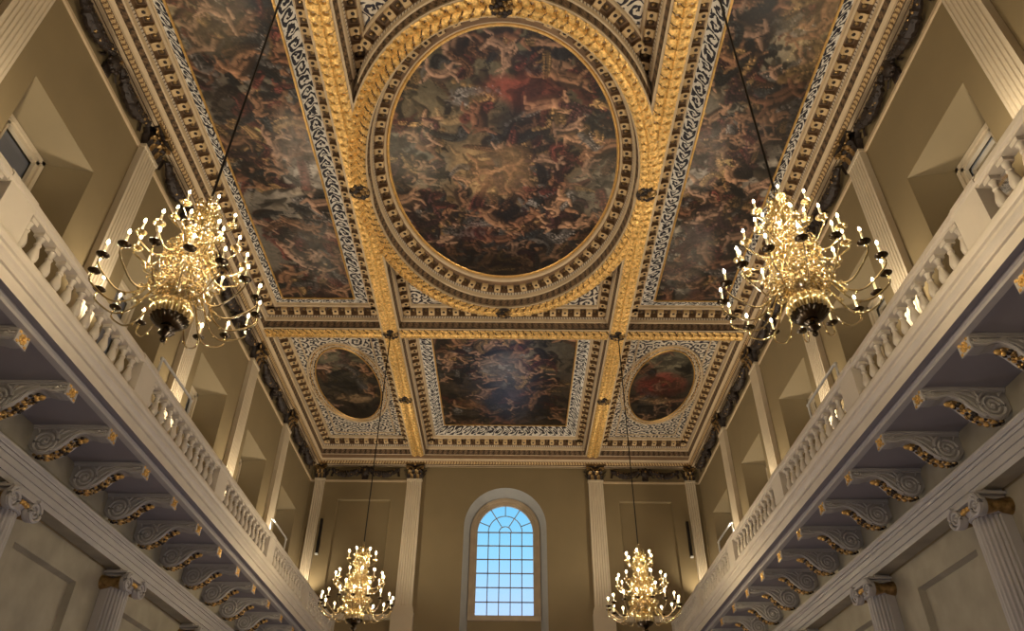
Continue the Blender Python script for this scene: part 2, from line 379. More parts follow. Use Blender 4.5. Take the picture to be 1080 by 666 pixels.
# ------------------------------------------------------------------ pilasters
def fluted(mb, w, d, z0, z1, m, nfl=6, wb=None, front='x+'):
    """flat fluted shaft: front in local +X, width along Y"""
    wb = wb or w
    prof = []; e = w*.06
    prof.append((-.0, -w/2)); prof.append((d, -w/2)); fw = (w-2*e)/nfl
    for i in range(nfl):
        a = -w/2+e+i*fw; g_ = fw*.72; s0 = a+(fw-g_)/2
        prof.append((d, s0))
        for j in range(1, 4):
            t = PI*j/4; prof.append((d-g_*.42*math.sin(t), s0+g_/2-g_/2*math.cos(t)))
        prof.append((d, s0+g_))
    prof += [(d, w/2), (0, w/2)]
    k = wb/w
    P = [[(x, y*k, z0) for x, y in prof], [(x, y, z1) for x, y in prof]]
    mb.grid(P, m)
    mb.box(0, d+.02, -w/2-.02, w/2+.02, z1-.04, z1+.05, m)
cap_cache = {}
def capital_mesh(w):
    """leafy composite capital, front +X, width along Y, z from 0 to .66, real depth"""
    mb = MB()
    mb.box(0, .16, -w*.46, w*.46, 0, .50, 'bronze')
    for tier, (zb, hh, out, cnt, ph) in enumerate(((.0, .26, .11, 5, 0), (.17, .26, .15, 4, .5))):
        for i in range(cnt):
            yc = (-.5+(i+.5)/cnt)*w*(1.0 if tier == 0 else .9)
            rows = []
            for j in range(7):
                t = j/6; wz = w/cnt*.55*(math.sin(PI*min(1, t*.85+.12))**.6)
                x = .16+out*t**2.2; z = zb+hh*(t if t < .8 else .8-(t-.8)*.6)
                rows.append([(x, yc-wz, z), (x+.03, yc-wz*.4, z+.01), (x+.015, yc, z), (x+.03, yc+wz*.4, z+.01), (x, yc+wz, z)])
            mb.grid(rows, 'bronzegold' if (i+tier) % 2 else 'bronze')
            mb.ball((.16+out+.015, yc, zb+hh*.72), .028, 'bronzegold', 6)
        for sy in (-1, 1):
            rows = []
            for j in range(6):
                t = j/5; rows.append([(.02, sy*(w/2+out*t**2), zb+hh*t), (.10, sy*(w/2+.02+out*t**2), zb+hh*t), (.17, sy*(w/2+out*t**2), zb+hh*t)])
            mb.grid(rows, 'bronze')
    for sy in (-1, 1):
        pts = []
        for j in range(26):
            t = j/25*2.1*2*PI*.9; r = .085*(1-j/30)
            pts.append((.27+.03*math.cos(t), sy*(w/2-.015)+sy*r*math.cos(t)*.9, .48+r*math.sin(t)))
        mb.tube(pts, .022, 'bronzegold', 6)
        mb.tube([(.2, sy*.03, .40), (.22, sy*w*.22, .52), (.26, sy*w*.42, .55)], [.02, .025, .02], 'bronzegold', 6)
    for i in range(5): mb.ball((.25, (-.5+(i+.5)/5)*w*.6, .47), .032, 'bronzegold', 6)
    mb.box(0, .32, -w*.60, w*.60, .56, .61, 'bronze'); mb.box(0, .35, -w*.63, w*.63, .61, .66, 'bronzegold')
    mb.ball((.35, 0, .58), .055, 'bronzegold', 8)
    return mb.mesh('capital', True)
CAPM = capital_mesh(.66)
CAPC = capital_mesh(.40)
def make_upper(w, zlo, label, loc, rz, group, capmesh, wb=None, nfl=6, ped=False):
    e = empty('fluted_pilaster', loc, rz); tag(e, label, 'pilaster', group)
    mb = MB(); fluted(mb, w, .15, zlo+.32-loc[2], Z1-loc[2], 'cream', nfl, wb); mb.build('shaft', e, smooth=False)
    mb = MB(); ww = (wb or w)
    mb.box(0, .19, -ww/2-.03, ww/2+.03, zlo-loc[2]+.22, zlo-loc[2]+.32, 'cream'); mb.box(0, .22, -ww/2-.06, ww/2+.06, zlo-loc[2]+.08, zlo-loc[2]+.22, 'cream')
    mb.box(0, .26, -ww/2-.09, ww/2+.09, (FL-loc[2]+.002) if ped else .004, zlo-loc[2]+.08, 'cream'); mb.build('base', e, smooth=False)
    c = link('capital', capmesh, e, (0, 0, Z1+.03-loc[2])); c['label'] = 'dark bronze leafy capital'
    return e
ordw = ['nearest the end wall', 'second from the end wall', 'third from the end wall', 'fourth from the end wall', 'fifth from the end wall', 'sixth from the end wall']
for sx, nm in ((-1, 'left'), (1, 'right')):
    for k, y in enumerate(pil_y[:6]):
        make_upper(.66, 7.2, f'cream fluted pilaster above the {nm} gallery, {ordw[k]}', (sx*(W-.004), y, 6.74), 0 if sx < 0 else PI, f'fluted pilasters above the {nm} gallery', CAPM)
    make_upper(.62, 7.72, f'cream fluted pilaster on the end wall just {nm} of the arched window', (sx*3.90, YE-.004, 6.74), -PI/2, 'pilasters flanking the arched window', CAPM, .68, ped=True)
    make_upper(.40, 7.2, f'narrow cream pilaster on the end wall in its {nm} corner', (sx*7.97, YE-.004, 6.74), -PI/2, 'corner pilasters of the end wall', CAPC, nfl=4)

# dado moulding between end wall pilasters
mb = MB()
for s in (-1, 1):
    a, b_ = sorted((s*4.28, s*7.0)); mb.box(a, b_, YE-.10, YE, 7.55, 7.74, 'cream'); mb.box(a, b_, YE-.16, YE, 7.68, 7.74, 'cream')
struct(mb.build('trim_1', smooth=False), 'cream dado ledge on the end wall')
for s in (-1, 1):
    mb = MB(); mb.box(-.045, .045, -.12, 0, 0, 1.45, 'iron'); mb.box(-.06, .06, -.14, 0, -.05, 0, 'white')
    e = mb.build('wall_fixture', smooth=False, loc=(s*7.62, YE-.004, 10.1)); tag(e, f'slim dark vertical wall fixture beside the {"left" if s<0 else "right"} corner pilaster', 'wall fixture')

# thin pale line under the festoon frieze
mb = MB()
def wallband(o, z0, z1, m, x_gap=True):
    for s in (-1, 1):
        x0, x1 = sorted((s*W, s*(W-o))); mb.box(x0, x1, YB, YE, z0, z1, m)
wallband(.05, Z1-.06, Z1+.02, 'fillet')
for s in (-1, 1):
    a, b_ = sorted((s*4.25, s*W)); mb.box(a, b_, YE-.05, YE, Z1-.06, Z1+.02, 'fillet')
struct(mb.build('trim_2', smooth=False), 'thin pale moulding below the festoon frieze')

# ------------------------------------------------------------------ festoons between the capitals
def festoon_mesh(Lg):
    """hanging garland front +X, length along Y, top z=0"""
    mb = MB()
    for sgn in (-1, 1):
        y0, y1 = sgn*.20, sgn*(Lg/2-.06); pts = []; rs = []
        for i in range(25):
            t = i/24; y = y0+(y1-y0)*t; z = -.16-.24*math.sin(PI*t)
            pts.append((.185+.015*math.sin(i*2.1), y, z)); rs.append(.065+.085*math.sin(PI*t)+.018*math.sin(i*2.7))
        mb.tube(pts, rs, 'bronze', 8)
        for i in range(1, 24):
            for kk in range(3):
                a = rng.uniform(-1.3, 1.3); r = rs[i]; p = pts[i]
                mb.ball((p[0]+r*.8*math.cos(a), p[1]+rng.uniform(-.03, .03), p[2]+r*.8*math.sin(a)), .03+.015*rng.random(), 'bronze' if rng.random() < .75 else 'bronzegold', 5)
        # ribbons
        rb = [(.05, sgn*(.22+.12*i/6+.05*math.sin(i*1.3)), -.02-.42*i/6) for i in range(7)]
        mb.grid([[(x, y-.04, z), (x+.03, y, z), (x, y+.04, z)] for x, y, z in rb], 'bronze')
        mb.tube([(.08, sgn*(.10+.17*math.sin(PI*i/8)), -.06+.10*math.cos(PI*i/8)*1.0) for i in range(9)], .03, 'bronze', 6)
        rb = [(.04, sgn*(Lg/2-.10-.03*math.sin(i)), -.05-.40*i/5) for i in range(6)]
        mb.grid([[(x, y-.05, z), (x+.04, y, z), (x, y+.05, z)] for x, y, z in rb], 'bronze')
    mb.ball((.14, 0, -.24), .19, 'bronze', 10, (.7, .95, 1.15)); mb.ball((.28, 0, -.22), .05, 'bronzegold', 6)
    for i in range(9):
        a = 2*PI*i/9; mb.ball((.16, .19*math.cos(a), -.25+.20*math.sin(a)), .055, 'bronze', 6)
    mb.box(0.005, .07, -.13, .13, -.58, -.36, 'bronze')
    return mb.mesh('festoon', True)
FM = festoon_mesh(PS-1.04); FE = festoon_mesh(3.05)
for sx, nm in ((-1, 'left'), (1, 'right')):
    for k in range(5):
        y = 30.0-PS*(k+.5)
        o = link('festoon', FM if k else FM, None, (sx*(W-.006), y, ZC-.01), (0, 0, 0 if sx < 0 else PI))
        where = 'in the bay beside the end wall' if k == 0 else f'in the {["","second","third","fourth","fifth"][k]} bay from the end wall'
        tag(o, f'dark bronze garland festoon under the {nm} cornice, {where}', 'festoon', 'garland festoons below the cornice')
    o = link('festoon', FE, None, (sx*6.06, YE-.006, ZC-.01), (0, 0, -PI/2)); tag(o, f'dark bronze garland festoon on the end wall, {nm} of the arched window', 'festoon', 'garland festoons below the cornice')

# ------------------------------------------------------------------ cornice round the room
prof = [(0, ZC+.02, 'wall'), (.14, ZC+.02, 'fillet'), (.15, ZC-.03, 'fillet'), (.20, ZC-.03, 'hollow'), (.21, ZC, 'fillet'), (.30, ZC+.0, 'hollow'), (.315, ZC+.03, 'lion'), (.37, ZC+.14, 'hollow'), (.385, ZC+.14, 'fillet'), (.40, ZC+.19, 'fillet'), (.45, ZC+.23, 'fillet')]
def loop_sweep(mb, x0, x1, y0, y1, pr, sgn=1, exx=None):
    """pr: (d, z, mat of the segment that follows); inset rectangle; d may be (dx, dy)"""
    for i in range(len(pr)-1):
        (d0, z0, m), (d1, z1, _) = pr[i], pr[i+1]
        def ring(d, z): return [(x0+d, y0+d, z), (x1-d, y0+d, z), (x1-d, y1-d, z), (x0+d, y1-d, z)]
        A_, B_ = ring(d0, z0), ring(d1, z1); seg = math.hypot(d1-d0, z1-z0)
        for k in range(4):
            k2 = (k+1) % 4; ln = (Vector(A_[k2])-Vector(A_[k])).length
            mb.add([A_[k], A_[k2], B_[k2], B_[k]], [(0, 1, 2, 3)], m, [((0, 0), (ln, 0), (ln, seg), (0, seg))])
mb = MB(); loop_sweep(mb, -W, W, YB, YE, prof)
loop_sweep(mb, -W, W, YB, YE, [(.45, ZC+.23, 'fillet'), (.45, ZP, 'plaster')])
struct(mb.build('trim_3', smooth=False), 'deep moulded cornice with a carved gilt band running round the room')
CX = W-.45; CY1 = YE-.45-.35   # the coffers' outer limits
CY0 = YB+.45
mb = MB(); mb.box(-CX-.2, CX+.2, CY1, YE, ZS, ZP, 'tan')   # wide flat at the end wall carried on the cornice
loop_sweep(mb, -CX, CX, CY0, CY1, [(0, ZS, 'fillet'), (.02, ZS+.02, 'fillet')])
struct(mb.build('trim_4', smooth=False), 'flat moulding above the cornice at the end wall')

# ------------------------------------------------------------------ beams with gilded guilloche
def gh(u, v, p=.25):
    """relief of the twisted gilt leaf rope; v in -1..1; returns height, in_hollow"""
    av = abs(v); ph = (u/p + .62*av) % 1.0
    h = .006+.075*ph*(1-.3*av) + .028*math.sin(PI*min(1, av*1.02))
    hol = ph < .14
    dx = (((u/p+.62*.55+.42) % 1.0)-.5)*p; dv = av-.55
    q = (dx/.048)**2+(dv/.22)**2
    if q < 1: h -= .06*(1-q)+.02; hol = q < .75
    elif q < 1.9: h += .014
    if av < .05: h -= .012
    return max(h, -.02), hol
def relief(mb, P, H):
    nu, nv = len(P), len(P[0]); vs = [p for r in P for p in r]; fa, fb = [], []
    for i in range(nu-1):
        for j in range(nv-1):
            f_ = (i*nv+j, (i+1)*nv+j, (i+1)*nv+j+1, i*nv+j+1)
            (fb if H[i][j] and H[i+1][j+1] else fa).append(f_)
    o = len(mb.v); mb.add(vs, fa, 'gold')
    k = mb.mi('hollow')  # holes and step gaps between leaves take the painted crevice shade
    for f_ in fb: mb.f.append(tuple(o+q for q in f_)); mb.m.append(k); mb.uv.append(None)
def guilloche_line(mb, axis, c, a0, a1, hw, z, p=.25):
    n = int(abs(a1-a0)/.019); nv = 18; P = []; H = []
    for i in range(n+1):
        a = a0+(a1-a0)*i/n; row = []; hr = []
        for j in range(nv+1):
            v = -1+2*j/nv; h, hol = gh(a, v, p); hr.append(hol)
            row.append((c+v*hw, a, z-h) if axis == 'y' else (a, c+v*hw, z-h))
        P.append(row); H.append(hr)
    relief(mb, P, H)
def boss_mesh():
    mb = MB()
    for r0, zz, cnt, rr in ((.20, -.03, 10, .060), (.11, -.07, 7, .055)):
        for i in range(cnt):
            a = 2*PI*i/cnt; mb.ball((r0*math.cos(a), r0*math.sin(a), zz), rr, 'bronzegold' if i % 3 == 0 else 'bronze', 6, (1.1, 1.1, .7))
    mb.ball((0, 0, -.12), .055, 'bronzegold', 8); mb.lathe([(0, 0), (.26, 0), (.24, -.03), (0, -.05)], (0, 0, 0), 'bronze', 14)
    return mb.mesh('boss', True)
BOSS = boss_mesh()
def beam_y(s, nm, k):
    x0, x1 = sorted((s*BX0, s*BX1)); mb = MB(); mb.box(x0, x1, CY0, CY1, ZS, ZP, 'fillet')
    o = mb.build(f'trim_{k}', smooth=False); struct(o, f'long {nm} ceiling beam with a gilt leaf guilloche'); xc = (x0+x1)/2
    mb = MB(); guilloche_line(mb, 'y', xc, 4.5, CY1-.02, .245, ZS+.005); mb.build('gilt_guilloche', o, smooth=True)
    for y in (24.6, 20.28, 13.76, 7.25): link('boss', BOSS, o, (xc, y, ZS-.03))
    return o
beam_y(-1, 'left', 5); beam_y(1, 'right', 6)
for k, (y0, y1) in enumerate(CB):
    mb = MB()
    for (a, b_) in ((-CX, -BX1), (-BX0, BX0), (BX1, CX)): mb.box(a, b_, y0, y1, ZS, ZP, 'fillet')
    o = mb.build(f'trim_{7+k}', smooth=False); struct(o, 'ceiling cross beam with a gilt leaf guilloche')
    mb = MB()
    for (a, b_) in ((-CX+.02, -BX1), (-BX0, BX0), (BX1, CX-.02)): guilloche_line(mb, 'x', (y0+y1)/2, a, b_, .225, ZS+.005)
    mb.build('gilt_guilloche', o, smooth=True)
# oval ring beam
def ell(a, b_, t): return (a*math.cos(t), RC+b_*math.sin(t))
NE = 144
ring = MB()
def ell_band(mb, s0, z0, s1, z1, m, lnscale=None):
    P = []; U = []; u = 0; last = None; seg = math.hypot(s1[0]-s0[0], z1-z0)
    for i in range(NE+1):
        t = 2*PI*i/NE; a = ell(*s0, t); b_ = ell(*s1, t)
        if last: u += math.hypot(a[0]-last[0], a[1]-last[1])
        last = a; P.append([(a[0], a[1], z0), (b_[0], b_[1], z1)]); U.append([(u, 0), (u, seg)])
    mb.grid(P, m, uv=U)
ZR = ZS-.02
for s0, z0, s1, z1 in ((ROUT, ZP, ROUT, ZR), (ROUT, ZR, RIN, ZR), (RIN, ZR, RIN, ZP)): ell_band(ring, s0, z0, s1, z1, 'fillet')
ro = ring.build('trim_9', smooth=False); struct(ro, 'great oval ring beam with a gilt leaf guilloche')
gm = MB(); P = []; HH = []; u = 0; last = None; NG = 1560
for i in range(NG+1):
    t = 2*PI*i/NG; mid = ell((RIN[0]+ROUT[0])/2, (RIN[1]+ROUT[1])/2, t)
    if last: u += math.hypot(mid[0]-last[0], mid[1]-last[1])
    last = mid; row = []; hr = []
    for j in range(19):
        v = -1+2*j/18; f = .5+v*.43; a = ell(RIN[0]+(ROUT[0]-RIN[0])*f, RIN[1]+(ROUT[1]-RIN[1])*f, t)
        h_, hl_ = gh(u, v, .25); hr.append(hl_); row.append((a[0], a[1], ZR-h_+.005))
    P.append(row); HH.append(hr)
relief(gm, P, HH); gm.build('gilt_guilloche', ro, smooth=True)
for t in (0, PI/2, PI, 1.5*PI):
    a = ell((RIN[0]+ROUT[0])/2, (RIN[1]+ROUT[1])/2, t); link('boss', BOSS, ro, (a[0], a[1], ZR-.035))

# ------------------------------------------------------------------ coffer mouldings
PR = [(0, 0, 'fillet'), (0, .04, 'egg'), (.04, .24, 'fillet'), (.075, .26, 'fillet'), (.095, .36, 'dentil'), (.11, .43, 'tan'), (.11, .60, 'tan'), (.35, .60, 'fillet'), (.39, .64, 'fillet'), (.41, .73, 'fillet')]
ZM0, ZM1 = .455, .60
def modillion(mb, P, T, Nn, w=.19):
    """block centred at P (x,y) on the face, T tangent, Nn outward normal into the coffer"""
    def pt(a, d, z): return (P[0]+T[0]*a+Nn[0]*d, P[1]+T[1]*a+Nn[1]*d, ZS+z)
    h = w/2; prof = [(.10, ZM0+.01), (.15, ZM0-.015), (.22, ZM0+.03), (.28, ZM0+.04), (.33, ZM0+.03), (.345, ZM0+.07), (.345, ZM1)]
    rows = [[pt(-h, d, z), pt(h, d, z)] for d, z in prof]; mb.grid(rows, 'plaster')
    for sgn in (-1, 1):
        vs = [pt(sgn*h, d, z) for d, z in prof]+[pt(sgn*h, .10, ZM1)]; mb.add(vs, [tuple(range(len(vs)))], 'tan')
    c = pt(0, .255, ZM0+.03); mb.ball(c, .048, 'bronze', 6, (1, 1, .5))
def rosette(mb, P, T, Nn):
    c = (P[0]+Nn[0]*.23, P[1]+Nn[1]*.23, ZS+.585)
    mb.ball(c, .055, 'bronzegold', 6, (1, 1, .6))
    h = .085
    vs = [(c[0]+T[0]*a+Nn[0]*d, c[1]+T[1]*a+Nn[1]*d, ZS+.597) for a, d in ((-h, -h), (h, -h), (h, h), (-h, h))]
    mb.add(vs, [(0, 1, 2, 3)], 'hollow')
def mod_line(mb, p0, p1, Nn, sp=.41, ok=None):
    ln = math.hypot(p1[0]-p0[0], p1[1]-p0[1]); T = ((p1[0]-p0[0])/ln, (p1[1]-p0[1])/ln)
    k = max(1, int(round((ln-.5)/sp))); s = (ln-.5)/k
    for i in range(k+1):
        d = .25+s*i; P = (p0[0]+T[0]*d, p0[1]+T[1]*d)
        if ok and not ok(P): continue
        modillion(mb, P, T, Nn)
        if i < k: rosette(mb, (P[0]+T[0]*s/2, P[1]+T[1]*s/2), T, Nn)
def rect_mods(mb, x0, x1, y0, y1):
    mod_line(mb, (x0, y0), (x1, y0), (0, 1)); mod_line(mb, (x1, y0), (x1, y1), (-1, 0))
    mod_line(mb, (x1, y1), (x0, y1), (0, -1)); mod_line(mb, (x0, y1), (x0, y0), (1, 0))
tn = 10
def coffer(x0, x1, y0, y1, label, paint=None, oval=None):
    """moulded compartment; paint = rectangle of canvas, a scroll band fills up to it"""
    global tn
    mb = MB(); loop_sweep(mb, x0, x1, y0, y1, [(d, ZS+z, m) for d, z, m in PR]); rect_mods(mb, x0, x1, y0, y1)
    a = .41; zp = ZP-.012; X0, X1, Y0, Y1 = x0+a, x1-a, y0+a, y1-a
    if paint:
        px0, px1, py0, py1 = paint; f = .045
        def strip(c0, c1, c2, c3, ln, wd):   # a flat band, u along its length
            mb.add([c0, c1, c2, c3], [(0, 1, 2, 3)], 'scroll', [((0, 0), (ln, 0), (ln, .30), (0, .30))])
        O = [(X0, Y0), (X1, Y0), (X1, Y1), (X0, Y1)]; I = [(px0-f, py0-f), (px1+f, py0-f), (px1+f, py1+f), (px0-f, py1+f)]
        for k in range(4):
            k2 = (k+1) % 4; ln = math.hypot(O[k2][0]-O[k][0], O[k2][1]-O[k][1])
            strip((*O[k], zp), (*O[k2], zp), (*I[k2], zp), (*I[k], zp), ln, 0)
        for k in range(4):   # pale fillet between scroll band and moulding
            k2 = (k+1) % 4
            mb.tube([(*O[k], zp), (*O[k2], zp)], .022, 'fillet', 6)
    else:
        mb.add([(X0, Y0, zp), (X1, Y0, zp), (X1, Y1, zp), (X0, Y1, zp)], [(0, 1, 2, 3)], 'scrollarea')
        i = .26
        for (p, q_) in (((X0+i, Y0+i), (X1-i, Y0+i)), ((X1-i, Y0+i), (X1-i, Y1-i)), ((X1-i, Y1-i), (X0+i, Y1-i)), ((X0+i, Y1-i), (X0+i, Y0+i))):
            mb.tube([(*p, zp-.01), (*q_, zp-.01)], .032, 'fillet', 6)
    o = mb.build(f'trim_{tn}', smooth=False); struct(o, label); tn += 1
    return o
SP = (4.93, 7.22)   # side canvases in |x|
PAINT_SIDE_Y = (8.35, 19.28)
for s, nm in ((-1, 'left'), (1, 'right')):
    x0, x1 = sorted((s*BX1, s*CX)); p0, p1 = sorted((s*SP[0], s*SP[1]))
    coffer(x0, x1, 7.54, 19.99, f'moulded border of the long {nm} compartment with blue black arabesques', (p0, p1, *PAINT_SIDE_Y))
    oc = coffer(x0, x1, 20.57, CY1, f'moulded border and arabesque ground round the {nm} oval')
    coffer(x0, x1, CY0, 6.96, f'moulded border of the near {nm} compartment')
coffer(-BX0, BX0, 20.57, CY1, 'moulded border of the middle compartment at the end wall', (-2.53, 2.53, 21.33, 27.95))
coffer(-BX0, BX0, CY0, 6.96, 'moulded border of the near middle compartment')
# centre compartment: corner pieces outside the ring
mb = MB()
def outer_t(x): return ROUT[1]*math.sqrt(max(0, 1-(x/ROUT[0])**2))
yc = 3.25
for sy in (-1, 1):
    far = 19.99 if sy > 0 else 7.54
    for i in range(len(PR)-1):
        (d0, z0, m), (d1, z1, _) = PR[i], PR[i+1]; seg = math.hypot(d1-d0, z1-z0)
        A_ = [(-BX0+d0, RC+sy*yc, ZS+z0), (-BX0+d0, far-sy*d0, ZS+z0), (BX0-d0, far-sy*d0, ZS+z0), (BX0-d0, RC+sy*yc, ZS+z0)]
        B_ = [(-BX0+d1, RC+sy*yc, ZS+z1), (-BX0+d1, far-sy*d1, ZS+z1), (BX0-d1, far-sy*d1, ZS+z1), (BX0-d1, RC+sy*yc, ZS+z1)]
        for k in range(3):
            ln = (Vector(A_[k+1])-Vector(A_[k])).length
            mb.add([A_[k], A_[k+1], B_[k+1], B_[k]], [(0, 1, 2, 3)], m, [((0, 0), (ln, 0), (ln, seg), (0, seg))])
    okf = lambda P: ((P[0])/ROUT[0])**2+((P[1]-RC)/ROUT[1])**2 > 1.02
    mod_line(mb, (-BX0, far), (BX0, far), (0, -sy), ok=lambda P: True)
    for s in (-1, 1): mod_line(mb, (s*BX0, RC+sy*yc), (s*BX0, far), (-s, 0), ok=okf)
mb.add([(-BX0, 7.6, ZP-.012), (BX0, 7.6, ZP-.012), (BX0, 19.9, ZP-.012), (-BX0, 19.9, ZP-.012)], [(0, 1, 2, 3)], 'scrollarea')
struct(mb.build(f'trim_{tn}', smooth=False), 'moulded corners of the central compartment outside the oval ring'); tn += 1
# mouldings on the ring itself
mb = MB()
PS2 = (3.06, 4.42); k41 = .41
def inn(d): f = d/k41; return (RIN[0]+(PS2[0]-RIN[0])*f, RIN[1]+(PS2[1]-RIN[1])*f)
for i in range(len(PR)-1):
    (d0, z0, m), (d1, z1, _) = PR[i], PR[i+1]; ell_band(mb, inn(d0), ZS+z0, inn(d1), ZS+z1, m)
def ring_mods(mb, a, b_, sgn, cnt, okf=None, dsc=1.0):
    T_ = [2*PI*i/2000 for i in range(2001)]; L_ = [0]
    for i in range(2000):
        p, q_ = ell(a, b_, T_[i]), ell(a, b_, T_[i+1]); L_.append(L_[-1]+math.hypot(p[0]-q_[0], p[1]-q_[1]))
    for half in range(2*cnt):
        tl = L_[-1]*half/(2*cnt); i = int(np.searchsorted(L_, tl)); t = T_[min(i, 2000)]
        P = ell(a, b_, t); T = Vector((-a*math.sin(t), b_*math.cos(t))).normalized(); Nn = Vector((-T.y, T.x))
        if (Nn.x*(-P[0])+Nn.y*(RC-P[1]))*sgn < 0: Nn = -Nn
        if okf and not okf(P, Nn): continue
        if half % 2 == 0: modillion(mb, P, T, Nn)
        else: rosette(mb, P, T, Nn)
ring_mods(mb, RIN[0], RIN[1], 1, 58)
# outer side of the ring, only inside the centre compartment
for i in range(len(PR)-1):
    (d0, z0, m), (d1, z1, _) = PR[i], PR[i+1]; P = []; U = []; u = 0; last = None; seg = math.hypot(d1-d0, z1-z0)
    for q_ in range(NE+1):
        t = 2*PI*q_/NE; a = ell(ROUT[0]+d0, ROUT[1]+d0, t); b_ = ell(ROUT[0]+d1, ROUT[1]+d1, t)
        if last: u += math.hypot(a[0]-last[0], a[1]-last[1])
        last = a; cl = lambda x: max(-3.62, min(3.62, x)); P.append([(cl(a[0]), a[1], ZS+z0), (cl(b_[0]), b_[1], ZS+z1)]); U.append([(u, 0), (u, seg)])
    mb.grid(P, m, uv=U)
ring_mods(mb, ROUT[0], ROUT[1], -1, 66, lambda P, Nn: abs(P[0]+Nn[0]*.35) < 3.25)
g0 = PS2; ell_band(mb, (PS2[0]+.01, PS2[1]+.01), ZP-.015, (3.0, 4.33), ZP-.03, 'gold'); ell_band(mb, (3.0, 4.33), ZP-.03, (2.98, 4.31), ZP-.01, 'goldflat')
struct(mb.build(f'trim_{tn}', smooth=False), 'modillion mouldings stepping up from the oval ring to the canvas'); tn += 1

# ------------------------------------------------------------------ painted canvases (generic swirling figures)
def lerp(a, b_, t): return a+(b_-a)*t
def vnoise(H_, W_, cell, seed):
    r = np.random.default_rng(seed); gy, gx = int(H_/cell)+3, int(W_/cell)+3; g_ = r.random((gy, gx))
    yy, xx = np.mgrid[0:H_, 0:W_]/cell; iy, ix = yy.astype(int), xx.astype(int); fy, fx = yy-iy, xx-ix
    fy = fy*fy*(3-2*fy); fx = fx*fx*(3-2*fx)
    return (g_[iy, ix]*(1-fy)*(1-fx)+g_[iy+1, ix]*fy*(1-fx)+g_[iy, ix+1]*(1-fy)*fx+g_[iy+1, ix+1]*fy*fx)
FLESH = [(.42, .24, .14), (.50, .31, .20), (.33, .17, .10), (.46, .30, .22)]
DRAP = [(.19, .055, .045), (.06, .065, .075), (.14, .075, .04), (.36, .24, .10), (.12, .05, .06), (.20, .19, .20), (.05, .035, .03)]
